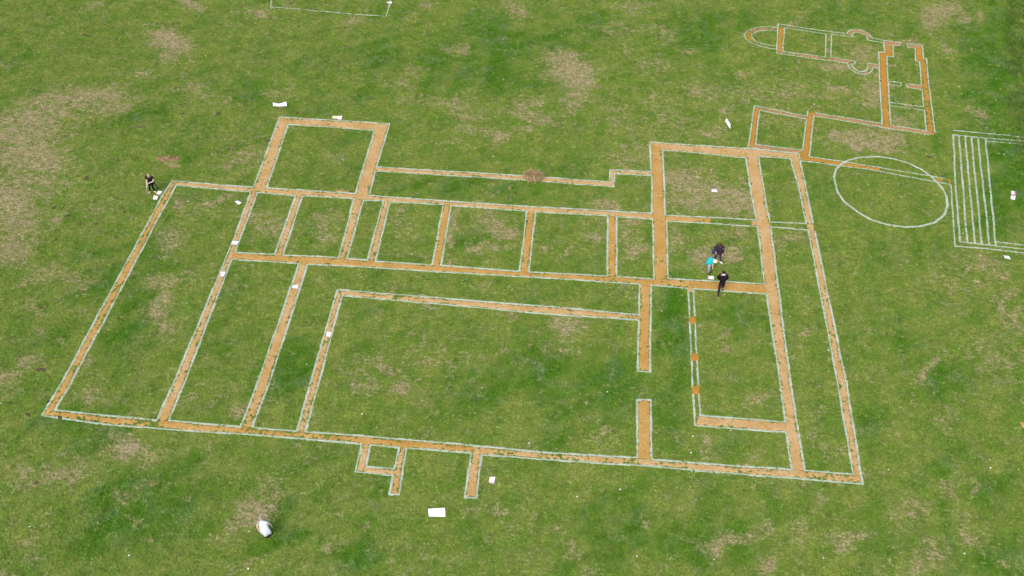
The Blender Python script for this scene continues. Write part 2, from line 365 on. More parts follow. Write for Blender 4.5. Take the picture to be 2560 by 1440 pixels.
GX0, GX1, GY0, GY1, GS = -56.0, 56.0, 8.0, 92.0, 0.25
gx = np.arange(GX0, GX1 + 1e-6, GS); gy = np.arange(GY0, GY1 + 1e-6, GS)
XX, YY = np.meshgrid(gx, gy)
# uneven outlines: the places are looked up at slightly displaced points
WX = XX + (fbm(XX, YY, 2.2, 21) - 0.5) * 2.2; WY = YY + (fbm(XX, YY, 2.2, 41) - 0.5) * 2.2
F_DRY = field(WX, WY, DRY)
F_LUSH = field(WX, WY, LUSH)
F_BARE = field(WX, WY, BARESPOTS)
# faint mowing passes across the field
stripe = np.sin((XX * 0.985 + YY * 0.17) * 2 * math.pi / 4.3) * 0.10 * (0.4 + fbm(XX, YY, 14, 61))
stripe2 = np.sin((XX * 0.75 - YY * 0.66) * 2 * math.pi / 6.1) * 0.10 * (fbm(XX, YY, 18, 71))
F_LUSH = np.clip(F_LUSH + stripe + stripe2, 0, 1)

def sample(F, x, y):
    u = np.clip((x - GX0) / GS, 0, F.shape[1] - 1.001); v = np.clip((y - GY0) / GS, 0, F.shape[0] - 1.001)
    i = u.astype(int); j = v.astype(int); a = u - i; b = v - j
    return (F[j, i] * (1 - a) + F[j, i + 1] * a) * (1 - b) + (F[j + 1, i] * (1 - a) + F[j + 1, i + 1] * a) * b

# ------------------------------------------------------------------ the field: one sheet out to the horizon
far = np.array([120, 300, 800, 1600.0])
sx = np.concatenate([-far[::-1], gx, far]); sy = np.concatenate([-far[::-1], gy, far + 60])
SX, SY = np.meshgrid(sx, sy)
ny, nx = SX.shape
idx = np.arange(nx * ny).reshape(ny, nx)
quads = np.stack([idx[:-1, :-1], idx[:-1, 1:], idx[1:, 1:], idx[1:, :-1]], -1).reshape(-1, 4)
gm = mesh_np('ground', np.stack([SX, SY, np.zeros_like(SX)], -1).reshape(-1, 3), quads)
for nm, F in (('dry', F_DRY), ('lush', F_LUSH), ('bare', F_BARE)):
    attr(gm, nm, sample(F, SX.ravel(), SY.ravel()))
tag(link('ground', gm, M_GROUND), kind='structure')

# ------------------------------------------------------------------ sand and chalk of the ground plans
CS = 0.04                                           # size of the grains the strips are built from
NXC = int((GX1 - GX0) / CS); NYC = int((GY1 - GY0) / CS)
chalk_dist = np.full((NYC, NXC), 9.0, dtype=np.float32)
taken = np.zeros((NYC, NXC), dtype=bool)
sandmask = np.zeros((NYC, NXC), dtype=bool)
chalkmask = np.zeros((NYC, NXC), dtype=bool)

def window(pts, pad):
    x0, y0 = pts.min(0) - pad; x1, y1 = pts.max(0) + pad
    i0 = max(0, int((x0 - GX0) / CS)); i1 = min(NXC, int((x1 - GX0) / CS) + 2)
    j0 = max(0, int((y0 - GY0) / CS)); j1 = min(NYC, int((y1 - GY0) / CS) + 2)
    X, Y = np.meshgrid(GX0 + (np.arange(i0, i1) + .5) * CS, GY0 + (np.arange(j0, j1) + .5) * CS)
    return i0, i1, j0, j1, X, Y

def line_dist(X, Y, pts):
    d = np.full(X.shape, 9.0)
    for a, b in zip(pts[:-1], pts[1:]):
        ab = b - a; L = max(ab @ ab, 1e-9)
        t = np.clip(((X - a[0]) * ab[0] + (Y - a[1]) * ab[1]) / L, 0, 1)
        d = np.minimum(d, np.hypot(X - a[0] - t * ab[0], Y - a[1] - t * ab[1]))
    return d

def inside(X, Y, P):
    r = np.zeros(X.shape, dtype=bool)
    for (x0, y0), (x1, y1) in zip(P, np.roll(P, -1, 0)):
        if y0 == y1: continue
        c = (y0 > Y) != (y1 > Y)
        r ^= c & (X < (x1 - x0) * (Y - y0) / (y1 - y0) + x0)
    return r

def cells_mesh(name, mask, i0, j0, zhi, seed, zlo=0.006):
    """a low bed of grains over the marked cells, sloping down to the ground along its edges"""
    h, w = mask.shape
    p = np.pad(mask, 1)
    nb = p[:-1, :-1].astype(int) + p[:-1, 1:] + p[1:, :-1] + p[1:, 1:]
    nid = np.full((h + 1, w + 1), -1); used = nb > 0
    nid[used] = np.arange(used.sum())
    jj, ii = np.nonzero(used)
    x = GX0 + (ii + i0) * CS; y = GY0 + (jj + j0) * CS
    z = np.where(nb[used] == 4, zhi * (0.55 + 0.75 * vnoise(x, y, 0.09, seed)), zlo)
    x = x + (vnoise(x, y, 0.05, seed + 1) - .5) * CS * .8; y = y + (vnoise(x, y, 0.05, seed + 2) - .5) * CS * .8
    cj, ci = np.nonzero(mask)
    f = np.stack([nid[cj, ci], nid[cj, ci + 1], nid[cj + 1, ci + 1], nid[cj + 1, ci]], -1)
    return mesh_np(name, np.stack([x, y, z], -1), f)

def densify(P):
    """hand-laid lines are not quite straight: a point every metre, shifted a little"""
    out = [P[0]]
    for a, b in zip(P[:-1], P[1:]):
        n = max(1, int(np.linalg.norm(b - a) / 1.0))
        for k in range(1, n + 1):
            q = a + (b - a) * k / n
            if k < n:
                q = q + np.array([vnoise(q[0] * 7, q[1], 1.0, 3) - .5, vnoise(q[0], q[1] * 7, 1.0, 4) - .5]) * 0.06
            out.append(q)
    return np.array(out)

def pieces(mask, least):
    """the connected pieces of a mask (corner contact counts), largest first"""
    lab = np.zeros(mask.shape, dtype=np.int32); out = []
    todo = set(map(tuple, np.argwhere(mask)))
    while todo:
        seed = todo.pop(); stack = [seed]; comp = [seed]
        while stack:
            j, i = stack.pop()
            for q in ((j-1,i-1),(j-1,i),(j-1,i+1),(j,i-1),(j,i+1),(j+1,i-1),(j+1,i),(j+1,i+1)):
                if q in todo:
                    todo.discard(q); stack.append(q); comp.append(q)
        if len(comp) >= least: out.append(np.array(comp))
    out.sort(key=len, reverse=True)
    res = []
    for c in out:
        m = np.zeros_like(mask); m[c[:, 0], c[:, 1]] = True; res.append(m)
    return res

PENDING = []
def chalk(parent, px, width=0.15, gaps=0.10, seed=[100]):
    """one chalk line; the part is made at once, the sand later keeps clear of it"""
    P = densify(at2(px))
    i0, i1, j0, j1, X, Y = window(P, 0.4)
    d = line_dist(X, Y, P)
    chalk_dist[j0:j1, i0:i1] = np.minimum(chalk_dist[j0:j1, i0:i1], d)
    seed[0] += 3
    wob = 0.84 + 0.32 * vnoise(X, Y, 0.16, seed[0])
    m = (d < width / 2 * wob) & ~taken[j0:j1, i0:i1]
    m &= ~((vnoise(X, Y, 0.11, seed[0] + 1) < gaps * 2.0) & (vnoise(X, Y, 1.3, seed[0] + 2) > 0.5))
    if not m.any(): return
    for m in pieces(m, 14):
        taken[j0:j1, i0:i1] |= m; chalkmask[j0:j1, i0:i1] |= m
        link('chalk_line', cells_mesh('chalk_line', m, i0, j0, 0.022, seed[0]), M_CHALK, parent)

def sand(parent, a, b, mat=None, cover=0.93, name='sand_strip', clear=0.06):
    PENDING.append((parent, a, b, mat or M_SAND, cover, name, clear))

def lay_sand():
    s = 900
    for parent, a, b, mat, cover, name, clear in PENDING:
        P = at2(list(a) + list(b)[::-1])
        i0, i1, j0, j1, X, Y = window(P, 0.1)
        s += 5
        m = inside(X, Y, P) & ~taken[j0:j1, i0:i1]
        edge = np.clip((chalk_dist[j0:j1, i0:i1] - clear) / 0.16, 0, 1)
        thin = 0.55 * vnoise(X, Y, 0.10, s) + 0.45 * fbm(X, Y, 0.9, s + 1)
        # thinner towards the chalk, whole patches where the turf shows through
        lim = (1 - cover) * 1.0 + 0.25
        m &= (chalk_dist[j0:j1, i0:i1] > clear) & (thin > lim - 0.10 * edge + 0.12 * (1 - edge))
        if not m.any(): continue
        for m in pieces(m, 28):
            taken[j0:j1, i0:i1] |= m; sandmask[j0:j1, i0:i1] |= m
            link(name, cells_mesh(name, m, i0, j0, 0.034, s), mat, parent)

# ---- the big plan of the villa
main = tag(empty('ground_plan', tuple(at(1100, 740))), 'large ground plan of many rooms laid out in pale sand between white chalk lines', 'ground plan')
NE = tag(empty('ground_plan', tuple(at(2100, 330))), 'ground plan wing of orange sand between the large plan and the striped chalk stairs', 'ground plan')
CH = tag(empty('ground_plan', tuple(at(2150, 180))), 'ground plan with a rounded apse and two curved bays, sand and chalk', 'ground plan')
OV = tag(empty('chalk_ring', tuple(at(2228, 480))), 'oval ring drawn in thick white chalk on the grass', 'chalk ring')
ST = tag(empty('chalk_stairs', tuple(at(2440, 480))), 'chalk outline of stairs, six long parallel lines beside the oval ring', 'chalk outline')
OT = tag(empty('chalk_outline', tuple(at(820, 20))), 'thin chalk rectangle running out of the picture at the far edge', 'chalk outline')
for o in (main, NE, CH, OV, ST, OT): o.location = (0, 0, 0)

MAIN_CHALK = [
 [(105,1039),(151,962),(412.6,478),(431,452),(633.5,468),(699,292),(974,309),(941,417),(1314,440),(1524,455),(1525.5,424),(1628,429),(1625.5,355),(1700,360.5),(1870,371),(1997,384),(2017.5,484),(2032,557)],
 [(2037,579),(2117,962),(2157,1210),(1710,1173),(1623,1165),(1404,1152),(1204.5,1137.5),(1191,1245),(1162,1244),(1177.6,1132.5),(1022,1120.6)],
 [(1016,1122),(998,1236.6),(973.6,1235.6),(982.7,1188),(888.6,1179.5),(904,1110.6),(860,1105.5),(739,1095),(504,1079),(286,1063.5),(105,1039)],
 [(440,463),(627,479.5),(580,607),(551,680),(432,962),(392.3,1051),(137,1025),(175,962),(440,463)],
 [(421.7,1051),(601.5,1067.6),(643.5,959),(748,658.5),(580,648),(459,962),(421.7,1051)],
 [(763,1079.7),(796.5,959),(856,739),(1135.6,763.6),(1354,784),(1597.7,800.6),(1594,928),(1626,930),(1628,713),(1717.8,721)],
 [(630,1068.6),(742.7,1077.6),(776,959),(843.5,725),(850,724),(1135.6,748),(1421,770),(1597.7,787),(1598.7,710),(1387.6,696.4),(1119,681),(850,664),(769.6,661),(672,962),(630,1068.6)],
 [(1720,727),(1724,794),(1728.6,891),(1731,959),(1737,1063.5),(1965.5,1080.3),(1980.6,1174.4),(1700,1153.6),(1629,1149),(1627,999.7),(1592.6,999.7),(1593.3,1144),(1354,1130.7),(1186,1114),(1018,1099),(850,1085.4),(763,1079.7)],
 [(1733.6,727),(1745.4,959),(1750.4,1038.3),(1963.8,1055),(1950.5,959),(1916.8,735),(1735.8,721.8)],
 [(2012.5,1176),(2133.5,1186),(2094,959),(2021,575.5),(1926.8,567),(1977,962),(2012.5,1176)],
 [(1925,555.3),(2016,558.7),(1999,478),(1975.6,396.5),(1896.6,391.5),(1911.7,484),(1925,555.3)],
 [(1864.7,395),(1878,484),(1891.5,550),(1700,540),(1663,538.5),(1661.5,478),(1656.5,375.7),(1700,378),(1864.7,395)],
 [(1666.6,552.6),(1700,554.6),(1893,566),(1911.7,710),(1700,698),(1670,695.8),(1666.6,552.6)],
 [(643.5,481),(739,490),(687,636),(588,631),(643.5,481)],
 [(756,490),(885,496.5),(847,644),(707.4,637.6),(756,490)],
 [(908.8,501),(959,502.5),(919,650),(867,646),(908.8,501)],
 [(975,505),(1108.8,511.6),(1081,662),(938,653),(975,505)],
 [(1127,514),(1317,527.7),(1298.6,678.6),(1102.7,663.5),(1127,514)],
 [(1339,530),(1518.7,539.5),(1518.7,690),(1322,680),(1339,530)],
 [(1541.6,542),(1631,548),(1634.7,698),(1542,691),(1541.6,542)],
 [(938,427.5),(1314,450.3),(1533.8,467),(1537,434.5),(1629,439),(1629.6,532.8),(1354,518),(1119,503),(923,488),(938,427.5)],
 [(720.8,311),(935.7,326),(888.6,484),(860,482.2),(667,469.5),(720.8,311)],
 [(925.6,1112),(997.8,1119),(986,1171.7),(915.5,1167),(925.6,1112)],
]
# the three square piers come first: the chalk lines run up to them
for k, q in enumerate((((1722.5,792.5),(1740,792.5),(1740.5,808),(1723,808.5)), ((1727,883.5),(1746,883.5),(1747,902),(1728,902)), ((1730,964),(1749.5,964),(1750,984.5),(1730.5,985)))):
    i0, i1, j0, j1, X, Y = window(at2(q), 0.3)
    Wx = X + (vnoise(X, Y, .15, 7) - .5) * .08; Wy = Y + (vnoise(X, Y, .15, 8) - .5) * .08
    m = pieces(inside(Wx, Wy, at2(q)), 20)[0]
    taken[j0:j1, i0:i1] |= m; sandmask[j0:j1, i0:i1] |= m
    link('sand_square', cells_mesh('sand_square', m, i0, j0, 0.036, 70 + k), M_SANDO, main)
for ln in MAIN_CHALK: chalk(main, ln, 0.105, 0.05)

MS = [
 ([(431,452),(105,1039)],[(440,463),(137,1025)],.88),
 ([(137,1025),(392,1051),(630,1068),(763,1080),(1018,1099),(1186,1114)],[(105,1039),(286,1063),(504,1079),(739,1095),(904,1110),(1022,1120.6),(1186,1134)],.86),
 ([(1186,1114),(1354,1131),(1629,1149),(1980,1174),(2133,1186),(2157,1190)],[(1186,1134),(1404,1152),(1623,1165),(2157,1210)],.88),
 ([(392,1051),(432,962),(551,680),(580,607),(627,480)],[(421.7,1051),(459,962),(580,648),(588,631),(643.5,481)],.95),
 ([(605,1063),(643.5,956),(748,659)],[(630,1068.6),(672,962),(769.6,661)],.94),
 ([(742.7,1077.6),(776,962),(843.5,725)],[(763,1080),(796.5,962),(856,740)],.90),
 ([(850,724),(1135.6,748),(1421,770),(1597.7,787)],[(856.7,740),(1135.6,763.6),(1354,784),(1597.7,800.6)],.93),
 ([(588,631),(687,636),(707,637.6),(847,644),(919,650),(938,653),(1081,662),(1299,678.6),(1322,680),(1518.7,690),(1634.7,698)],[(580,648),(769.6,661),(850,664),(1119,681),(1387.6,696.4),(1598.7,710),(1632,713)],.95),
 ([(1634.7,698),(1700,698),(1911.7,710)],[(1632,713),(1718,721),(1917,735)],.95),
 ([(431,452),(633.5,468),(667,469.5),(860,477),(888,484),(923,488),(1119,503),(1354,518),(1630,533)],[(440,463),(627,480),(643.5,481),(739,490),(885,496.5),(959,502.5),(1109,511.6),(1317,527.7),(1518.7,539.5),(1631,548)],.95),
 ([(633.5,468),(699,292)],[(667,469.5),(720.8,311)],.94),
 ([(699,292),(974,309)],[(720.8,311),(935.7,326),(965,328)],.95),
 ([(935.7,326),(890,484),(885,496.5),(847,644)],[(974,309),(941,417),(938,427.5),(923,488),(908.8,501),(867,646)],.96),
 ([(739,490),(687,636)],[(756,490),(707.4,637.6)],.93),
 ([(959,502.5),(919,650)],[(975,505),(938,653)],.93),
 ([(1108.8,511.6),(1081,662)],[(1127,514),(1102.7,663.5)],.96),
 ([(1317,527.7),(1298.6,678.6)],[(1339,530),(1322,680)],.96),
 ([(1518.7,539.5),(1518.7,690)],[(1541.6,542),(1542,691)],.96),
 ([(1625.5,355),(1628,429),(1629,484),(1630,533),(1631,548),(1634.7,698)],[(1656.5,375.7),(1661.5,478),(1663,538.5),(1666.6,552.6),(1670,696)],.95),
 ([(941,417),(1314,440),(1524,455)],[(938,427.5),(1314,450.3),(1534,467)],.95),
 ([(1525.5,424),(1524,455)],[(1537,434.5),(1534,467)],.95),
 ([(1525.5,424),(1628,429)],[(1537,434.5),(1629,439)],.95),
 ([(1598.7,710),(1597.7,787),(1597.7,800.6),(1594,928)],[(1628,713),(1626,930)],.90),
 ([(1592.6,1000),(1593.3,1144)],[(1627,1000),(1629,1149)],.95),
 ([(1625.5,355),(1700,360.5),(1870,371),(1997,384)],[(1656.5,375.7),(1700,378),(1864.7,395),(1896.6,391.5),(1975.6,396.5)],.97),
 ([(1864.7,395),(1878,484),(1891.5,550),(1893,566),(1911.7,710),(1917,735),(1950,960),(1964,1055),(1965.5,1080),(1980.6,1174.4)],[(1896.6,391.5),(1911.7,484),(1925,555),(1926.8,567),(1977,960),(2012.5,1176)],.96),
 ([(1975.6,396.5),(1999,478),(2016,558.7),(2021,575.5),(2094,960),(2133.5,1186)],[(1997,384),(2017.5,484),(2032,557),(2037,579),(2117,962),(2157,1210)],.95),
 ([(1663,538.5),(1700,540),(1776,544.5)],[(1666.6,552.6),(1700,554.6),(1776,558.5)],.93),
 ([(1878,549),(1893,550)],[(1880,565),(1895,566)],.9),
 ([(1747,1038),(1964,1055)],[(1739,1063.5),(1965.5,1080)],.96),
 ([(904,1110),(888.6,1179.5)],[(925.6,1112),(915.5,1167)],.97),
 ([(915.5,1167),(986,1171.7)],[(888.6,1179.5),(982.7,1188)],.97),
 ([(997.8,1119),(982.7,1188),(973.6,1235.6)],[(1016,1122),(998,1236.6)],.92),
 ([(1177.6,1132.5),(1162,1244)],[(1204.5,1137.5),(1191,1245)],.95),
]
for i, (a, b, cv) in enumerate(MS): sand(main, a, b, M_SANDM if i in (0, 1, 7, 8, 15, 16, 17, 18, 22, 23, 27) else M_SAND, cv)
sand(main, [(1717,717),(1718,730)], [(1736,718),(1735,731)], M_SAND, 1.1, 'sand_strip', 0.0)
sand(main, [(1734,1067),(1745,1068)], [(1735,1077),(1747,1076)], M_SANDO, .75, 'sand_spill', 0.02)

# ---- plan with the apse
apse_o = [(1945,69),(1923,67),(1905,67),(1881,71),(1866,79),(1860.7,88),(1866,98),(1882,109),(1903,116),(1926,121.4),(1942,123)]
apse_i = [(1944,77.5),(1919,76),(1903.5,76.4),(1888,80.6),(1878.3,87.4),(1880.6,95),(1888,102.7),(1903.5,108.8),(1919,112.3),(1942,115.7)]
bay_n_o = [(2117.6,84),(2121,78),(2128.8,74),(2140.5,73),(2154,75.6),(2166,81),(2173.8,86.4),(2180.6,95)]
bay_n_i = [(2131.8,92.7),(2130.8,85.4),(2135.7,81),(2143.5,80.5),(2156,84.4),(2167,89.3),(2166.4,94.2),(2169.8,100)]
bay_s_o = [(2119,158),(2121,166.4),(2128.8,175.2),(2138.6,181),(2150.3,185),(2163,186),(2172.8,183),(2179.6,177.2),(2182,169.5)]
bay_s_i = [(2129.8,160),(2131.8,166.4),(2138.6,173.3),(2146.4,177.7),(2156,179),(2164,177.2),(2168.4,171.3),(2168.9,157.7)]
CH_CHALK = [apse_o, apse_i,
 [(1942,133.3),(1945.5,59.5),(2010,70),(2080,79.5)] + bay_n_o + [(2207,101),(2250,106),(2248,114.7),(2232.3,113.7),(2232.3,128.4),(2234,142.5),(2216.7,140.6),(2219.6,200),(2223,255.7),(2226.8,312.7),(2319,327.8)],
 [(1960.8,69.9),(2065,85),(2064,142.8),(1957,128.5),(1960.8,69.9)],
 [(2077.5,143),(2078.5,85.3)] + bay_n_i + [(2177.7,102),(2209,107),(2211.8,131.3),(2196.7,129.8),(2199.1,200),(2204.8,287),(2205.3,312)],
 [(1942,133.3),(1970,137),(2050,149)] + bay_s_o + [(2183,168.9),(2197.5,169.9)],
 [(2077.5,143),(2136.6,152.6),(2136.6,160.6)] + bay_s_i + [(2197,161.6)],
 [(2269.5,118.6),(2268,107.9),(2306,113.7),(2308.5,146),(2316.8,147),(2320.2,195),(2330.7,276),(2336.6,330),(2341,330.6)],
 [(2269.5,118.6),(2288,120.5),(2289,151.8),(2298.7,153.7),(2302.5,195),(2303.8,213),(2266,209.4),(2267.7,218),(2305,224.5),(2309,267),(2223,256.2)],
 [(2219.8,203),(2253,206.7),(2252,215.8),(2221,211)],
 [(2223,264.3),(2310.8,276),(2315.7,324.6)]]
for ln in CH_CHALK: chalk(CH, ln, 0.095, 0.07)
CS_ = [(apse_o[:5],apse_i[:4],M_SANDB,.72),(apse_o[4:8],apse_i[3:7],M_SANDO,.72),(apse_o[7:],apse_i[6:],M_SANDB,.45),
 ([(1943,70),(1942,130)],[(1960.8,69.9),(1957,130)],M_SANDO,.92),
 ([(1945.5,62),(2010,70),(2080,79.5),(2117.6,84)],[(1960,70),(2065,85),(2131,92.7)],M_SANDB,.45),
 (bay_n_o,bay_n_i,M_SANDB,.88),([(2180.6,95),(2207,101)],[(2169.8,101),(2209,107)],M_SANDB,.6),
 ([(2065,85),(2064,142.8)],[(2078.5,85.3),(2077.5,143)],M_SANDB,.62),
 ([(1957,128.5),(2064,142.8),(2136,152.6)],[(1944,133),(2050,149),(2119,158)],M_SANDB,.75),
 (bay_s_o,bay_s_i,M_SANDB,.72),([(2168,158),(2197,161.6)],[(2182,169),(2197.5,169.9)],M_SANDB,.7),
 ([(2207,101),(2250,106)],[(2209,114.7),(2248,114.7)],M_SANDB,.9),
 ([(2209,107),(2211.8,131.3),(2197,131),(2199,140)],[(2232.3,113.7),(2232.3,128.4),(2234,142.5),(2217,141)],M_SANDO,.97),
 ([(2197,140),(2199.1,200),(2204.8,287),(2206,316)],[(2216.7,140.6),(2219.6,200),(2223,255.7),(2226.8,317)],M_SANDO,.98),
 ([(2268,108),(2306,113.7)],[(2269.5,118.6),(2307,121)],M_SANDB,.92),
 ([(2288,119),(2289,151.8)],[(2306,113.7),(2308.5,150)],M_SANDO,.95),
 ([(2289,148),(2298.7,153.7),(2302.5,195),(2305,224.5),(2310.8,276),(2316,328)],[(2308.5,146),(2316.8,147),(2320.2,195),(2330.7,276),(2336.6,332)],M_SANDO,.78),
 ([(2266,209.4),(2303.8,213)],[(2267.7,218),(2305,224.5)],M_SANDB,.98),
 ([(2223,256.2),(2309,267)],[(2223,264.3),(2310.8,276)],M_SANDB,.55),
 ([(2219.8,203),(2253,206.7)],[(2221,211),(2252,215.8)],M_SANDB,.35)]
for a, b, mt, cv in CS_: sand(CH, a, b, mt, cv + (.10 if mt is M_SANDB else 0), clear=0.075)

# ---- wing between the plans
NE_CHALK = [[(1997.5,383.4),(1869.5,369.4),(1886.4,264),(2018.6,290.6),(2019.4,276.6)],
 [(1899,275.7),(2015.8,297.7),(2006.5,375),(1889.2,361),(1899,275.7)],
 [(2040,282),(2205.3,309)],
 [(2321,337),(2180,313.8),(2034.7,290),(2022.8,391.9),(2121,406),(2363,446.7)],
 [(2000,401.7),(2169,422.8),(2374.4,460.8)],
 [(2377,462),(2387,615)]]
for ln in NE_CHALK: chalk(NE, ln, 0.095, 0.06)
for a, b, mt, cv in [
 ([(1886.4,264),(2020,290.6)],[(1899,275.7),(2017,297.7)],M_SANDB,.93),
 ([(1886.4,264),(1869.5,369.4)],[(1899,275.7),(1889.2,361)],M_SANDO,.98),
 ([(1889.2,361),(2006.5,375)],[(1869.5,369.4),(1997.5,386)],M_SANDB,.93),
 ([(2020,281),(2016,298),(2006.5,375),(1999,386),(2000,401)],[(2040,282),(2034.7,290),(2022.8,391.9),(2022,404)],M_SANDO,1.0),
 ([(2040,282),(2205.3,309)],[(2034.7,290),(2180,313.8),(2205,318)],M_SANDB,.96),
 ([(2205,312),(2319,327.8),(2342,333)],[(2205,318),(2321,337),(2334,337)],M_SANDB,.96),
 ([(2022.8,391.9),(2121,406),(2200,419)],[(2000,401.7),(2169,422.8),(2200,428)],M_SANDO,.95),
 ([(2200,419),(2300,436)],[(2200,428),(2300,447)],M_SANDB,.55),
 ([(2300,436),(2378,449)],[(2300,447),(2376,461)],M_SANDO,.70)]:
    sand(NE, a, b, mt, cv, clear=0.07)

# ---- oval ring
ring = [(2084.7,442.5),(2090,422.8),(2104.4,410),(2121,400),(2149.4,393.5),(2194.4,391.5),(2233.7,397),(2270,407.5),(2304,424),(2332,445),(2354.7,469),(2366,490),(2368.8,512.8),(2362,535),(2338,556),(2301,566),(2262,567.7),(2219.7,562),(2177.5,549.4),(2143.8,529.7),(2110,504),(2093,479),(2084.7,442.5)]
chalk(OV, ring, 0.15, 0.05)

# ---- stairs: long parallel lines with flat returns running out to the right
for ln in [[(2383,337),(2388.4,465),(2399.5,604.5)],[(2396.9,338.4),(2418,606)],[(2413,341),(2437,607)],[(2428.4,342.7),(2454,608.5)],[(2444.7,344),(2473,611)],[(2463.8,345.5),(2489.5,614)]]:
    chalk(ST, ln, 0.12, 0.07)
for ln in [[(2383,325.8),(2560,343),(2680,355)],[(2383,337),(2463.8,345.5),(2560,353),(2680,364)],[(2464.4,352.5),(2560,361),(2680,372)],
           [(2399,604.5),(2479.5,613.5),(2560,623),(2680,637)],[(2386.6,615.5),(2461.6,621),(2560,633),(2680,648)],[(2492.8,605),(2560,613),(2680,627)]]:
    chalk(ST, ln, 0.10, 0.08)
sand(ST, [(2399,605),(2480,614)], [(2388,615),(2480,622)], M_SANDB, .45, 'sand_trace', .06)
sand(ST, [(2388,560),(2397,560)], [(2386,614),(2399,606)], M_SANDO, .35, 'sand_trace', .06)
sand(ST, [(2380,500),(2389,500)], [(2385,560),(2396,560)], M_SANDB, .35, 'sand_trace', .06)

# ---- thin rectangle at the far edge
for ln in [[(684,-30),(676.6,17.3)],[(676.6,17.3),(749,23)],[(760,23.5),(792,28)],[(800,27.5),(880,35)],[(888,35.5),(965.4,40.5)],[(965.4,40.5),(977,0),(985,-30)]]:
    chalk(OT, ln, 0.09, 0.08)
sp = tag(empty('sand_patch', (0, 0, 0)), 'orange sand spill at the right edge, below the striped stairs', 'sand spill')
sand(sp, [(2550,1057),(2575,1052),(2600,1058)], [(2556,1068),(2576,1076),(2600,1070)], M_SAND, .95, 'sand_bed', -1)
lay_sand()

# ------------------------------------------------------------------ grass: every blade a leaf of its own
def blades(n_per_m2):
    c = np.array([at(-140, -60), at(2700, -60), at(2700, 1500), at(-140, 1500)])[:, :2]
    x0, y0 = c.min(0); x1, y1 = c.max(0)
    n = int((x1 - x0) * (y1 - y0) * n_per_m2)
    x = rng.uniform(x0, x1, n); y = rng.uniform(y0, y1, n)
    keep = inside(x, y, c)
    return x[keep], y[keep]
bx_, by_ = blades(430)
ci = ((bx_ - GX0) / CS).astype(int); cj = ((by_ - GY0) / CS).astype(int)
on_sand = sandmask[cj, ci]; on_chalk = chalkmask[cj, ci]
dry_b = sample(F_DRY, bx_, by_); bare_b = sample(F_BARE, bx_, by_)
u = rng.random(len(bx_))
keep = np.where(on_sand, u < 0.16, np.where(on_chalk, u < 0.55, u < 1 - 0.75 * np.clip(bare_b, 0, 1)))
bx_, by_, dry_b, bare_b, on_chalk = bx_[keep], by_[keep], dry_b[keep], bare_b[keep], on_chalk[keep]
n = len(bx_)
lush_b = sample(F_LUSH, bx_, by_)
clump = fbm(bx_, by_, 0.35, 301)
hgt = (0.035 + 0.045 * rng.random(n)) * (0.55 + 0.9 * clump) * (1 + 0.35 * lush_b - 0.3 * dry_b)
hgt = np.where(on_chalk, hgt * .45, hgt)
lean = hgt * (0.5 + 1.3 * rng.random(n)); az = rng.random(n) * 2 * math.pi; tw = rng.random(n) * 2 * math.pi
wd = 0.008 + 0.015 * rng.random(n)
base = np.stack([bx_, by_, np.full(n, 0.001)], -1)
side = np.stack([np.cos(tw) * wd, np.sin(tw) * wd, np.zeros(n)], -1)
tip = base + np.stack([np.cos(az) * lean, np.sin(az) * lean, hgt], -1)
V = np.stack([base - side, base + side, tip], 1).reshape(-1, 3)
bm_ = mesh_np('grass', V, np.arange(3 * n).reshape(-1, 3))
tint = np.clip(0.5 * rng.random(n) + 0.5 * fbm(bx_, by_, 0.22, 401, 2), 0, 1)
for nm, a in (('dry', dry_b), ('lush', lush_b), ('bare', bare_b), ('tint', tint), ('chalk', on_chalk * (0.5 + .4 * rng.random(n)))):
    attr(bm_, nm, a, 'FACE')
tag(link('grass', bm_, M_BLADE), kind='stuff')

# ------------------------------------------------------------------ sheets and information boards lying on the field
def slab(name, quad, th, mat, parent=None, bend=None, n=10):
    """a thin board from four ground corners (far left, far right, near right, near left); bend(u, v) lifts it"""
    c = [np.array(q) for q in quad]
    mb = MB(); nv = 2 if bend is None else 5; nu = 2 if bend is None else n
    for lay in (0, 1):
        for j in range(nv):
            for i in range(nu):
                u = i / (nu - 1); v = j / (nv - 1)
                p = (c[0] * (1 - u) + c[1] * u) * (1 - v) + (c[3] * (1 - u) + c[2] * u) * v
                mb.v.append((p[0], p[1], p[2] + (bend(u, v) if bend else 0) + th * lay))
    o = nu * nv
    for j in range(nv - 1):
        for i in range(nu - 1):
            a = j * nu + i
            mb.f.append((a, a + 1, a + nu + 1, a + nu))
            mb.f.append((o + a, o + a + nu, o + a + nu + 1, o + a + 1))
    rim = [i for i in range(nu)] + [j * nu + nu - 1 for j in range(1, nv)] + [(nv - 1) * nu + i for i in range(nu - 2, -1, -1)] + [j * nu for j in range(nv - 2, 0, -1)]
    for a, b in zip(rim, rim[1:] + rim[:1]): mb.f.append((a, o + a, o + b, b))
    return mb.build(name, mat, parent, smooth=False)

def sub(quad, u0, v0, u1, v1, dz):
    c = [np.array(q) for q in quad]
    def p(u, v):
        q = (c[0] * (1 - u) + c[1] * u) * (1 - v) + (c[3] * (1 - u) + c[2] * u) * v
        return q + np.array([0, 0, dz])
    return [p(u0, v0), p(u1, v0), p(u1, v1), p(u0, v1)]

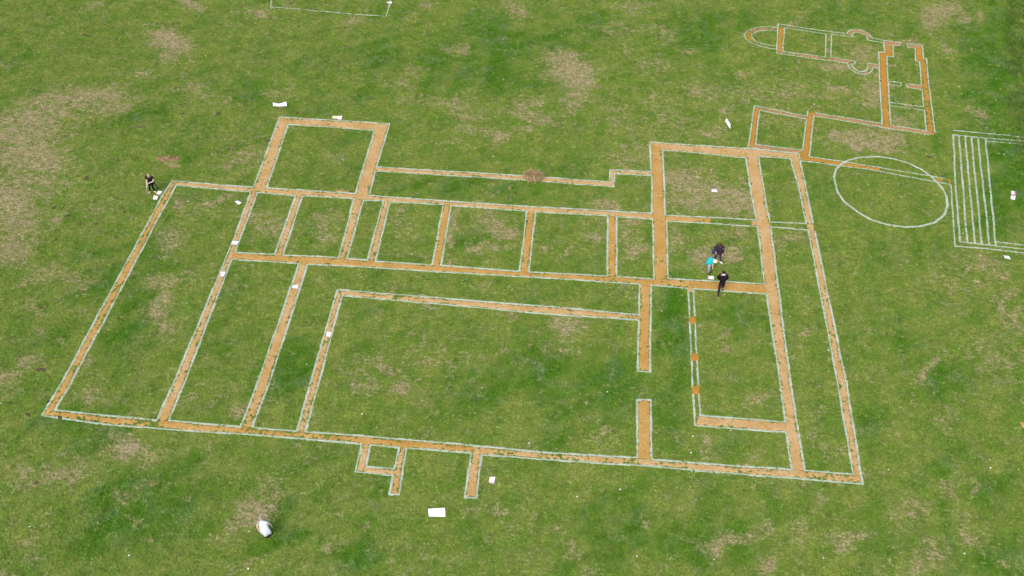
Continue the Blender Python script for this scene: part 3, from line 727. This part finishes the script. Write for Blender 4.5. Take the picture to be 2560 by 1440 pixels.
def sign(px, label, band=None, band_mat=None, lines=4, base=None, along='v'):
    q = [at(p[0], p[1], 0.05) for p in px]
    cen = sum(q) / 4
    root = tag(empty('information_sheet', (cen[0], cen[1], 0)), label, 'printed sheet', 'printed sheets lying along the plan')
    loc = [p - np.array([cen[0], cen[1], 0]) for p in q]
    loc = [p + np.array([0, 0, 0.012 * math.sin(3.1 * i + cen[0])]) for i, p in enumerate(loc)]
    slab('board', loc, 0.008, base or M_SIGN, root)
    if band: slab('colour_band', sub(loc, *band, 0.0082), 0.002, band_mat or M_PINK, root)
    for k in range(lines):
        v = 0.30 + 0.50 * k / max(1, lines - 1)
        box = (0.18, v, 0.80 - 0.12 * (k % 2), v + 0.055) if along == 'v' else (v, 0.18, v + 0.055, 0.80 - 0.12 * (k % 2))
        slab('print_line', sub(loc, *box, 0.0082), 0.001, M_INK, root)
    return root

sign([(395.4,477),(406.2,478.3),(400,487),(390.8,485.8)], 'white printed sheet beside the feet of the person with the crutch, farther of the pair', (0, .9, 1, 1), M_PINK, 3)
sign([(385.4,488.3),(395.8,490),(392.5,499),(382,498.3)], 'pinkish printed sheet nearer to the plan corner, lower of the pair below the crutch', (0, 0, 1, .12), M_PINK, 4)
sign([(593.8,501.5),(604,506.5),(596.7,512),(586.7,504.2)], 'printed sheet turned like a diamond on the grass of the long left room', (0, .9, 1, 1), M_SIGN, 3)
sign([(582.2,602.3),(597.8,603.7),(592.6,611.7),(577.5,610.3)], 'printed sheet across the sand wall left of the first small room', (0, .88, .6, 1), M_PINK, 3)
sign([(551.7,680),(563.5,680),(559.8,690.8),(549,690)], 'printed sheet with pink left edge on the sand wall below the first small room', (0, .1, .28, 1), M_PINK, 3)
sign([(732.1,712.4),(746.2,712.4),(744.4,721.2),(729.2,720.8)], 'white printed sheet on the sand wall between the two long lower left rooms', (0, .93, 1, 1), M_PINK, 3)
sign([(817.5,829.4),(828.8,830),(825.8,842.5),(815,841.9)], 'pinkish printed sheet on the left sand wall of the big courtyard', (0, .78, .7, 1), M_PINK, 4, along='u')
sign([(1224.6,1192),(1238,1192.6),(1235,1209.7),(1221.4,1207)], 'upright pinkish printed sheet on grass right of the lower sand spur', (0, .78, 1, 1), M_PINK, 4)
sign([(831.5,290),(843.7,290.5),(841.8,296.5),(830,296)], 'yellow printed sheet at the upper edge of the top left room', None, None, 2, M_YELLOW)
sign([(844,290),(855.4,290),(853,299.4),(842.3,297.5)], 'white printed sheet touching the yellow one at the top left room', None, None, 3)
sign([(1778.9,471.8),(1791,472.6),(1794,480.2),(1778.9,479.8)], 'small printed sheet on dry grass inside the upper right square room', (.1, .0, .9, .25), M_PINK, 2)
sign([(1769.7,689.7),(1784,690.4),(1784.7,698.4),(1768.7,697.9)], 'printed sheet on the grass beside the man in the black coat', (0, .0, .25, 1), M_PINK, 3, along='u')
sign([(2528,476.7),(2540.6,479.4),(2539.5,487.8),(2527.7,486.4)], 'printed sheet with a red right edge on lush grass right of the chalk stairs', (.66, 0, 1, 1), M_RED, 3)
sign([(2527.4,488.5),(2538.8,489.9),(2537.4,500),(2526.3,497.5)], 'white printed sheet just below the red edged one right of the chalk stairs', (.35, .05, .65, .3), M_PINK, 2)
sign([(2508.7,638.6),(2522.3,640.4),(2526.8,648.5),(2512.3,645.8)], 'printed sheet on the grass below the lower lines of the chalk stairs', None, None, 3)
sign([(966.8,4.6),(979.4,4.6),(979.4,8.6),(968.8,8)], 'printed sheet on the chalk rectangle at the far edge', None, None, 2)

def white_board(px, label, bend=None, lift=(0, 0, 0, 0)):
    q = [at(p[0], p[1], 0.05 + l) for p, l in zip(px, lift)]
    cen = sum(q) / 4
    loc = [p - np.array([cen[0], cen[1], 0]) for p in q]
    o = slab('white_board', loc, 0.012, M_PAPER, None, bend)
    o.location = (cen[0], cen[1], 0)
    return tag(o, label, 'board', 'large blank white boards on the grass')
white_board([(1070.2,1272),(1112.2,1269.7),(1113.6,1291.8),(1072,1291.4)], 'flat blank white board on the grass below the sand spurs')
white_board([(682.2,257.6),(716.2,257.6),(717.6,267.5),(683.4,267)], 'blank white board with both ends curled up, above the top left room',
            lambda u, v: -0.02 - (0.15 - 0.10 * v) * (1 - abs(2 * u - 0.85) ** 1.2) + 0.10, (.10, .10, .04, .04))
white_board([(1816.3,295.7),(1826,310.5),(1825.5,322.8),(1813,302.9)], 'blank white board lying askew above the upper right square room', None, (.05, .02, .02, .05))

# ------------------------------------------------------------------ clump of dead grass across the garden wall
def strands(mb, c, n, r0, spread, h, wid, lay=0.5):
    for k in range(n):
        a = random.random() * 2 * math.pi; r = r0 * math.sqrt(random.random())
        p = Vector((c[0] + r * math.cos(a), c[1] + r * math.sin(a) * .8, 0.0))
        b = a + random.uniform(-.7, .7)
        L = h * random.uniform(.55, 1.15); out = spread * random.uniform(.2, 1.0) * (0.4 + r / max(r0, 1e-3))
        q1 = p + Vector((math.cos(b) * out * .4, math.sin(b) * out * .4, L * .75))
        q2 = p + Vector((math.cos(b) * out, math.sin(b) * out, L * random.uniform(.45, 1.0) * (1 - lay * .5)))
        s = Vector((-math.sin(b), math.cos(b), 0)) * wid * random.uniform(.6, 1.3)
        mb.poly([p - s, p + s, q1 + s * .8, q1 - s * .8]); mb.poly([q1 - s * .8, q1 + s * .8, q2])
c = at(1333, 447)
cl = tag(empty('dead_grass_clump', tuple(c)), 'grey brown clump of dead grass growing across the thin sand wall of the garden', 'grass clump')
mb = MB(); strands(mb, (0, 0), 620, .45, .42, .52, .015); o = mb.build('dry_blades', M_STRAW, cl, smooth=False); o['kind'] = 'stuff'
mb = MB()
mb.ball((0, -.02, .06), (.36, .30, .16), 14, 7)
for k, v in enumerate(mb.v): mb.v[k] = (v[0] * (1 + .12 * math.sin(9 * k)), v[1], max(0.0, v[2] * (1 + .2 * math.cos(5 * k))))
mb.build('root_mound', M_STRAW, cl, smooth=False)

# ------------------------------------------------------------------ litter patch and soil clods
def mound(name, px, rx, ry, h, mat, seed, cut=0.0):
    c = at(px[0], px[1]); g = random.Random(seed); mb = MB(); nr, na = 5, 16
    mb.v.append((0, 0, h))
    out = [1 + .35 * math.sin(2 * t * .39 + seed) + .28 * g.uniform(-1, 1) for t in range(na)]
    for i in range(1, nr + 1):
        f = i / nr
        for k in range(na):
            a = 2 * math.pi * k / na
            z = h * (1 - f ** 1.6) * (1 + .7 * g.uniform(-1, 1)) if i < nr else 0.0
            mb.v.append((math.cos(a) * rx * f * out[k], math.sin(a) * ry * f * out[k], max(z, .012 if i < nr else 0)))
    for k in range(na):
        mb.f.append((0, 1 + k, 1 + (k + 1) % na))
    for i in range(nr - 1):
        for k in range(na):
            a = 1 + i * na + k; b = 1 + i * na + (k + 1) % na
            mb.f.append((a, a + na, b + na, b))
    o = mb.build(name, mat, None, smooth=False); o.location = tuple(c)
    return o
lp = tag(empty('litter_patch', tuple(at(422, 397))), 'reddish brown patch of dead litter on bare ground above the person with the crutch', 'litter patch')
for k, (px, rx, ry, h) in enumerate((((427, 396), .48, .36, .09), ((404, 398), .36, .20, .06), ((446, 395), .26, .14, .05))):
    o = mound('litter_heap', px, rx, ry, h, M_LEAF, 40 + k); o.parent = lp
    o.location = Vector(o.location) - lp.location
CLODS = [(275,7,.30),(280,70,.26),(212,88,.34),(225,92,.2),(490,40,.28),(430,60,.22),(445,57,.2),(393,58,.2),(570,28,.24),(728,10,.3),(745,66,.2),(820,75,.26),(440,220,.22),(448,262,.2),(455,284,.26),(350,318,.40),(305,335,.24),(545,285,.36),(742,283,.28),(670,352,.30),(575,373,.26),(545,380,.2),(295,400,.22),(216,446,.34),(135,520,.26),(167,540,.28),(205,560,.3),(240,560,.22),(250,580,.26),(290,593,.28),(140,600,.2),(310,530,.30),(306,520,.2),(103,924,.36),(68,1037,.26),(150,1045,.26),(120,1004,.14),(90,1208,.26),(1895,88,.20),(1958,114,.18),(2322,393,.34),(2201,203,.15),(2338,213,.2),(2283,262,.2),(860,70,.18),(874,90,.2),(930,247,.3),(1376,8,.24),(1811,90,.2),(2095,36,.2),(1900,86,.16),(25,1008,.2),(105,770,.26),(2175,97,.12),(2246,119,.22),(235,505,.2)]
for k, (x, y, r) in enumerate(CLODS):
    g = random.Random(k)
    o = mound('soil_clod', (x, y), r * g.uniform(.42, .7), r * g.uniform(.3, .5), .05, M_SOIL, k)
    tag(o, 'small dark crumbly clod of loose soil in the grass', 'soil clod', 'dark soil clods scattered over the field')

# ------------------------------------------------------------------ white flowers
FLOWERS = [(253,348),(2035,262),(2491,198),(2534,193),(2431,231),(2489,252),(2547,262),(2397,218),(2403,236),(1654,780),(1205,971),(1323,1109),(1518,981),(1436,1143),(1550,1225),(1442,1243),(2473,1151),(2475,1171),(2410,1385),(2058,1397),(2396,873),(2071,877),(1975,793),(1826,1077),(1727,1133),(1732,1092),(623,1330),(621,1423),(323,1390),(75,1318),(3,1010),(470,505),(767,912),(810,600),(1233,392),(1592,1392),(2545,1175),(2496,385),(2509,387),(530,388),(1450,985),(905,1036),(2220,1175),(1785,1400),(2407,585),(2478,490)]
fm = MB()
for k in range(7):
    a = 2 * math.pi * k / 7; s = .35
    fm.poly([(0, 0, .05), (.045 * math.cos(a - s), .045 * math.sin(a - s), .062), (.062 * math.cos(a), .062 * math.sin(a), .056), (.045 * math.cos(a + s), .045 * math.sin(a + s), .062)])
fm.tube([(0, 0, 0), (0, 0, .052)], [.008, .008], 5)
flower0 = None
for k, (x, y) in enumerate(FLOWERS):
    if flower0 is None: o = flower0 = fm.build('white_flower', M_PETAL, None, smooth=False)
    else: o = flower0.copy(); C.objects.link(o)
    c = at(x, y); o.location = (c[0], c[1], 0); o.rotation_euler = (0, 0, k * 1.3)
    s = 0.5 + .4 * ((k * 37) % 10) / 10; o.scale = (s, s, 1)
    tag(o, 'tiny white flower standing alone in the grass', 'flower', 'white flowers dotted over the field')

# ------------------------------------------------------------------ taller dark blades, added to darken the right edge
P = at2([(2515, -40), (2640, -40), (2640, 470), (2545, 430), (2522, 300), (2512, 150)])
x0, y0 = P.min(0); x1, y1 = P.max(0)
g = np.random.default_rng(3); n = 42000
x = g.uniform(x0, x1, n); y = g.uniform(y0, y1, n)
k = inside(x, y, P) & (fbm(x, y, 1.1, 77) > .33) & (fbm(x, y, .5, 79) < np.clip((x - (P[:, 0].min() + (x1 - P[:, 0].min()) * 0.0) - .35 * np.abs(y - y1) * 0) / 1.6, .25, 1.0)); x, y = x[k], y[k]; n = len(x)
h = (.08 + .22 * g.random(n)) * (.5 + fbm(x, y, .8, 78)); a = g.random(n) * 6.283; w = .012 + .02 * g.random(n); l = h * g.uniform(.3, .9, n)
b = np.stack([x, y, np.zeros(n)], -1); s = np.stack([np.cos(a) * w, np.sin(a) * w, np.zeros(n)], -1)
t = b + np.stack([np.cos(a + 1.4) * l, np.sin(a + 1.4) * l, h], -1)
tag(link('dark_edge_grass', mesh_np('dark_edge_grass', np.stack([b - s, b + s, t], 1).reshape(-1, 3), np.arange(3 * n).reshape(-1, 3)), M_DARKEDGE), kind='stuff')

# ------------------------------------------------------------------ people
DG = None
def grow(name, chains, mat, parent, levels=1):
    """one continuous skin over chains of (point, radius); points given twice are shared"""
    v, e, r, ids = [], [], [], {}
    for ch in chains:
        last = None
        for p, rad in ch:
            key = tuple(round(q, 4) for q in p)
            if key not in ids: ids[key] = len(v); v.append(key); r.append(rad)
            i = ids[key]
            if last is not None and last != i: e.append((last, i))
            last = i
    me = bpy.data.meshes.new(name + '_bones'); me.from_pydata(v, e, [])
    o = bpy.data.objects.new(name + '_bones', me); C.objects.link(o)
    md = o.modifiers.new('skin', 'SKIN'); md.use_smooth_shade = True
    for i, q in enumerate(me.skin_vertices[0].data):
        q.radius = r[i] if isinstance(r[i], tuple) else (r[i], r[i]); q.use_root = (i == 0)
    sb = o.modifiers.new('sub', 'SUBSURF'); sb.levels = levels; sb.render_levels = levels
    dg = bpy.context.evaluated_depsgraph_get(); dg.update()
    new = bpy.data.meshes.new_from_object(o.evaluated_get(dg)); new.name = name
    bpy.data.objects.remove(o); bpy.data.meshes.remove(me)
    new.materials.clear()
    for p in new.polygons: p.use_smooth = True
    return link(name, new, mat, parent)

def lerp(a, b, t): return tuple(Vector(a).lerp(Vector(b), t))

def add_hand(mb, wrist, elbow, palm_in, curl=0.5):
    """palm with four unequal bent fingers and a thumb leaving its side"""
    w = Vector(wrist); d = (w - Vector(elbow)).normalized(); n = Vector(palm_in)
    n = (n - d * n.dot(d)).normalized(); s = d.cross(n)
    mb.tube([w - d * .03, w + d * .02, w + d * .06, w + d * .09], [(.026, .026), (.034, .020), (.042, .018), (.040, .014)], 8)
    for k, ln in enumerate((.070, .080, .074, .058)):
        b = w + d * .085 + s * (.030 - .020 * k)
        k1 = b + d * ln * .5 + n * ln * .12 * curl; k2 = b + d * ln * .80 + n * ln * .5 * curl; k3 = b + d * ln * .95 + n * ln * .85 * curl
        mb.tube([b, k1, k2, k3], [.0095, .009, .008, .006], 6)
    b = w + d * .03 + s * .036
    mb.tube([b, b + d * .03 + s * .022 + n * .008, b + d * .055 + s * .022 + n * .022], [.012, .011, .008], 6)

def person(px, J, label, skin, hair=None, hair_mat=None, coat=None, coat_mat=None, trouser_mat=None, shoe_mat=None, scale=1.0, sleeves=True, hem=None, face=(0, -1, 0)):
    base = at(*px)
    root = tag(empty('person', tuple(base)), label, 'person')
    k = scale; J = {a: tuple(b) for a, b in J.items()}
    chin = lerp(J['neck'], J['head'], .45); crown = tuple(Vector(J['head']) + (Vector(J['head']) - Vector(J['neck'])).normalized() * .085 * k)
    mid = lerp(J['pelvis'], J['chest'], .5)
    body = [[(J['pelvis'], (.125 * k, .10 * k)), (mid, (.115 * k, .09 * k)), (J['chest'], (.135 * k, .10 * k)), (J['neck'], .052 * k), (chin, .075 * k), (J['head'], .098 * k), (crown, .066 * k)]]
    for s in 'LR':
        body.append([(J['chest'], (.135 * k, .10 * k)), (J['sh' + s], .058 * k), (lerp(J['sh' + s], J['el' + s], .5), .048 * k), (J['el' + s], .042 * k), (lerp(J['el' + s], J['ha' + s], .4), .038 * k), (J['ha' + s], .027 * k)])
        body.append([(J['pelvis'], (.125 * k, .10 * k)), (J['hip' + s], .088 * k), (lerp(J['hip' + s], J['kn' + s], .5), .075 * k), (J['kn' + s], .057 * k), (lerp(J['kn' + s], J['an' + s], .35), .055 * k), (J['an' + s], .038 * k), (J['to' + s], .034 * k)])
    bo = grow('body', body, skin, root)
    mb = MB()
    for s in 'LR': add_hand(mb, J['ha' + s], J['el' + s], Vector(J['pelvis']) - Vector(J['ha' + s]) + Vector((0, 0, .01)), .6)
    hd = Vector(J['head']); up = (hd - Vector(J['neck'])).normalized(); f = Vector(face); f = (f - up * f.dot(up)).normalized(); sd = f.cross(up)
    mb.ball(hd + f * .100 * k - up * .012 * k, (.014 * k, .018 * k, .022 * k), 8, 6)          # nose
    for q in (-1, 1): mb.ball(hd + sd * .098 * k * q - up * .01 * k, (.014 * k, .022 * k, .03 * k), 8, 6)   # ears
    n0 = len(bo.data.vertices)
    import bmesh
    bm = bmesh.new(); bm.from_mesh(bo.data)
    vs = [bm.verts.new(p) for p in mb.v]
    for fc in mb.f:
        try: bm.faces.new([vs[i] for i in fc]).smooth = True
        except ValueError: pass
    bm.to_mesh(bo.data); bm.free()
    for q in (-1, 1):
        e = MB(); e.ball(hd + f * .092 * k + sd * .034 * k * q + up * .014 * k, .011 * k, 8, 6); e.build('eye', M_EYE, root)
    e = MB(); e.ball(hd + f * .090 * k - up * .052 * k, (.024 * k, .012 * k, .008 * k), 8, 6); e.build('mouth', M_LIP, root)
    if hair_mat: 
        hb = MB()
        for c, r in hair(hd, up, f, sd, k): hb.ball(c, r, 12, 8)
        hb.build('hair', hair_mat, root)
    if coat_mat:
        g_ = coat * k
        ch = [[(J['pelvis'], (.15 * k + g_, .12 * k + g_)), (mid, (.135 * k + g_, .105 * k + g_)), (J['chest'], (.15 * k + g_, .115 * k + g_)), (lerp(J['chest'], J['neck'], .75), .075 * k)]]
        if hem is not None:
            ch.append([(J['pelvis'], (.15 * k + g_, .12 * k + g_)), (hem, (.165 * k + g_, .135 * k + g_))])
        for s in 'LR':
            end = J['ha' + s] if sleeves else lerp(J['sh' + s], J['el' + s], .6)
            c2 = [(J['chest'], (.15 * k + g_, .115 * k + g_)), (J['sh' + s], .074 * k + g_ * .5), (lerp(J['sh' + s], J['el' + s], .55), .062 * k + g_ * .5)]
            if sleeves: c2 += [(J['el' + s], .056 * k + g_ * .5), (lerp(J['el' + s], end, .85), .044 * k + g_ * .4)]
            ch.append(c2)
        grow('coat', ch, coat_mat, root)
    if trouser_mat:
        ch = [[(J['pelvis'], (.138 * k, .113 * k)), (lerp(J['pelvis'], mid, .35), (.13 * k, .105 * k))]]
        for s in 'LR':
            ch.append([(J['pelvis'], (.138 * k, .113 * k)), (J['hip' + s], .103 * k), (lerp(J['hip' + s], J['kn' + s], .5), .090 * k), (J['kn' + s], .072 * k), (lerp(J['kn' + s], J['an' + s], .97), .060 * k)])
        grow('trousers', ch, trouser_mat, root)
    if shoe_mat:
        for s in 'LR':
            a, t = Vector(J['an' + s]), Vector(J['to' + s]); d = t - a; d.z = 0
            d = d.normalized() if d.length > 1e-3 else Vector((0, -1, 0)); z = Vector((0, 0, 1)); m = MB()
            g0 = Vector((a.x, a.y, max(.0, min(a.z, t.z) - .02)))
            m.tube([g0 - d * .075 * k + z * .04, g0 - d * .04 * k + z * .045, g0 + d * .05 * k + z * .045, g0 + d * .14 * k + z * .036, g0 + d * .20 * k + z * .03], [(.030 * k, .034 * k), (.045 * k, .042 * k), (.048 * k, .042 * k), (.050 * k, .034 * k), (.026 * k, .020 * k)], 10)
            m.build('shoe', shoe_mat, root)
    return root

M_EYE = cloth('eye_dark', (.03, .025, .02)); M_LIP = cloth('lips', (.36, .16, .14))
M_BLACK = cloth('black_coat_cloth', (.010, .009, .013), .8); M_PLUM = cloth('dark_plum_cloth', (.040, .026, .046), .8)
M_NAVY = cloth('navy_cloth', (.014, .018, .06)); M_BURG = cloth('dark_burgundy_cloth', (.030, .010, .020))
M_TEAL = cloth('turquoise_cloth', (.02, .46, .50), .8); M_GREY = cloth('pale_grey_cloth', (.36, .35, .42))
M_WHITEC = cloth('white_shirt_cloth', (.56, .60, .65), .9); M_SHOEW = cloth('white_shoes', (.80, .80, .78)); M_SHOEB = cloth('black_shoes', (.018, .014, .012))
M_SHOEY = cloth('pale_yellow_shoes', (.62, .60, .32)); M_BLOND = cloth('grey_blond_hair', (.36, .27, .19), .7); M_BROWN = cloth('brown_hair', (.075, .030, .020), .7)
M_DARKH = cloth('black_hair', (.012, .010, .010), .8); M_GREYH = cloth('grey_hair', (.30, .265, .21), .7); M_CREAM = cloth('cream_hat_cloth', (.84, .74, .58), .9)
M_METAL = cloth('pale_metal', (.60, .62, .60), .9, .4); M_FACEMASK = cloth('white_face_mask', (.78, .80, .82), .95)
M_BLUE = cloth('blue_bag_cloth', (.035, .045, .16)); M_PALETEAL = cloth('pale_teal_cloth', (.42, .62, .66), .9)

short = lambda hd, up, f, sd, k: [(hd + up * .03 * k - f * .02 * k, (.106 * k, .106 * k, .088 * k))]
long_ = lambda hd, up, f, sd, k: [(hd + up * .03 * k - f * .025 * k, (.112 * k, .112 * k, .092 * k)), (hd - f * .06 * k - up * .06 * k, (.10 * k, .075 * k, .12 * k)), (hd + sd * .075 * k - up * .06 * k, (.045 * k, .05 * k, .10 * k)), (hd - sd * .075 * k - up * .06 * k, (.045 * k, .05 * k, .10 * k))]

# man in black, striding towards the camera with both hands in his coat pockets
m1 = person((1801, 729), dict(pelvis=(-.05, -.04, .95), chest=(-.10, -.06, 1.36), neck=(-.12, -.07, 1.52), head=(-.13, -.09, 1.66),
  shR=(-.32, -.07, 1.42), elR=(-.38, .03, 1.14), haR=(-.13, -.02, .96), shL=(.10, -.06, 1.42), elL=(.19, .03, 1.14), haL=(.00, -.02, .96),
  hipR=(-.14, -.05, .88), knR=(-.17, -.20, .50), anR=(-.15, -.24, .09), toR=(-.16, -.38, .05), hipL=(.04, -.03, .88), knL=(.07, -.02, .50), anL=(.11, .22, .14), toL=(.12, .10, .05)),
  'person in a black coat and face mask striding across the sand, hands in pockets', M_SKINP, short, M_DARKH, .055, M_BLACK, M_BURG, M_SHOEB, hem=(-.05, -.03, .66))
mk = MB(); mk.ball((-.13, -.155, 1.62), (.066, .05, .052), 12, 8); mk.build('face_mask', M_FACEMASK, m1)
# person in the dark plum jacket looking down, legs apart, bag at the side
m2 = person((1794, 654), dict(pelvis=(-.06, .02, .90), chest=(-.12, -.05, 1.28), neck=(-.13, -.12, 1.46), head=(-.14, -.21, 1.56),
  shR=(-.31, -.02, 1.34), elR=(-.36, .05, 1.07), haR=(-.28, -.07, .84), shL=(.07, -.07, 1.34), elL=(.13, -.06, 1.05), haL=(.14, -.16, .80),
  hipR=(-.15, .02, .84), knR=(-.20, -.02, .46), anR=(-.18, .10, .08), toR=(-.12, -.02, .04), hipL=(.03, .02, .84), knL=(.08, -.08, .46), anL=(.14, -.06, .08), toL=(.22, -.17, .04)),
  'person with brown hair in a dark plum jacket and white shoes looking down', M_SKIN, long_, M_BROWN, .045, M_PLUM, cloth('dark_grey_cloth', (.060, .045, .062)), M_SHOEW, hem=(-.06, .01, .70), face=(0, -.7, -.7))
bg = MB(); bg.tube([(-.38, .02, 1.02), (-.38, .0, .95), (-.38, -.01, .76), (-.38, -.01, .68)], [(.05, .05), (.12, .08), (.13, .09), (.09, .06)], 10)
b1 = bg.build('shoulder_bag', M_BLUE); b1.location = m2.location; tag(b1, 'dark blue bag hanging at the side of the plum jacket', 'bag')
# bent person in turquoise
m3 = person((1772, 682), dict(pelvis=(-.11, .0, .66), chest=(-.03, .12, .92), neck=(.06, .13, .95), head=(.155, .12, .90),
  shR=(.02, -.03, .90), elR=(.09, -.06, .72), haR=(.14, -.04, .52), shL=(.0, .26, .92), elL=(.12, .26, .74), haL=(.16, .22, .55),
  hipR=(-.11, -.07, .61), knR=(-.06, -.09, .34), anR=(-.05, -.08, .08), toR=(.03, -.15, .04), hipL=(-.11, .08, .61), knL=(-.02, .07, .34), anL=(.02, .05, .08), toL=(.11, .0, .04)),
  'person in a turquoise top with backpack and cream hat bending over the grass', M_SKINP, short, M_CREAM, .03, M_TEAL, M_GREY, M_SHOEB, .86, sleeves=False, face=(.8, 0, -.6))
bp = MB(); bp.tube([(-.22, .07, .66), (-.20, .09, .72), (-.10, .11, .98), (-.01, .13, 1.08), (.03, .14, 1.09)], [(.08, .13), (.13, .17), (.13, .18), (.11, .16), (.06, .10)], 12); bp.build('backpack', M_TEAL, m3)
hb = MB(); hb.ball((.165, .115, .94), (.10, .10, .085), 14, 8)
hb.tube([(.185, .11, .905), (.19, .11, .893)], [.15, .155], 18); hb.build('hat', M_CREAM, m3)
# person with a crutch
m4 = person((380, 480), dict(pelvis=(.12, .0, .92), chest=(.19, -.06, 1.28), neck=(.23, -.14, 1.43), head=(.27, -.24, 1.53),
  shR=(.02, -.06, 1.33), elR=(-.02, -.10, 1.06), haR=(.07, -.32, 1.03), shL=(.37, -.08, 1.33), elL=(.43, -.14, 1.07), haL=(.17, -.36, 1.05),
  hipR=(.04, .0, .86), knR=(-.02, -.06, .46), anR=(-.08, -.04, .08), toR=(-.10, -.16, .04), hipL=(.20, .0, .86), knL=(.18, -.03, .46), anL=(.16, .02, .08), toL=(.26, -.04, .04)),
  'person with grey blond hair dressed in black, bare forearms folded, holding a crutch', M_SKINP, long_, M_BLOND, .05, M_BLACK, M_BLACK, M_SHOEY, hem=(.12, -.01, .80), sleeves=False, face=(0, -.7, -.7))
cr = MB(); cr.tube([(-.22, -.41, 0), (-.10, -.37, .52), (.06, -.34, 1.12)], [.016, .014, .014], 8)
cr.tube([(-.03, -.355, .80), (.10, -.38, .80)], [.018, .018], 8); cr.tube([(.02, -.34, 1.12), (.06, -.34, 1.15), (.11, -.34, 1.12)], [.02, .03, .02], 8)
k1 = cr.build('crutch', M_METAL); k1.location = m4.location; tag(k1, 'thin pale metal crutch in the hand of the person in black', 'crutch')
st = MB(); st.tube([(.40, -.12, 1.12), (.50, -.19, .86), (.62, -.28, .52)], [.03, .035, .010], 8)
k2 = st.build('folded_umbrella', M_BLACK); k2.location = m4.location; tag(k2, 'dark pointed stick like a folded umbrella at the elbow of the person in black', 'umbrella')
# stooping person in white seen from behind
m5 = person((668, 1341), dict(pelvis=(.045, -.05, .76), chest=(-.04, .05, 1.08), neck=(-.10, .15, 1.24), head=(-.13, .21, 1.33),
  shR=(.14, .10, 1.14), elR=(.25, .16, .90), haR=(.26, .20, .68), shL=(-.22, .06, 1.14), elL=(-.33, .02, .88), haL=(-.29, -.02, .64),
  hipR=(.13, -.07, .70), knR=(.13, .02, .38), anR=(.06, -.03, .08), toR=(.05, .10, .04), hipL=(-.02, -.06, .70), knL=(-.03, .03, .38), anL=(-.04, -.03, .08), toL=(-.06, .10, .04)),
  'stooping person in a loose white top and dark trousers at the lower left', M_SKINP, short, M_GREYH, .012, M_WHITEC, M_NAVY, M_SHOEB, sleeves=False, face=(-.2, .8, -.5))

sh = MB()
sh.tube([(-.10, .14, 1.21), (-.075, .10, 1.15), (-.03, .04, 1.03), (.02, -.03, .86), (.055, -.08, .72), (.075, -.10, .62), (.08, -.10, .56), (.08, -.10, .54)],
        [(.085, .06), (.165, .11), (.195, .145), (.215, .165), (.235, .185), (.235, .185), (.19, .15), (.06, .05)], 20)
for i, v in enumerate(sh.v):                       # the cloth hangs in soft folds, split a little at the back
    k = i // 20; a = 2 * math.pi * (i % 20) / 20
    w = .012 * k * math.sin(3 * a + .6)
    sh.v[i] = (v[0] + w * math.cos(a), v[1] + w * math.sin(a), v[2])
sh.build('shirt', M_WHITEC, m5)
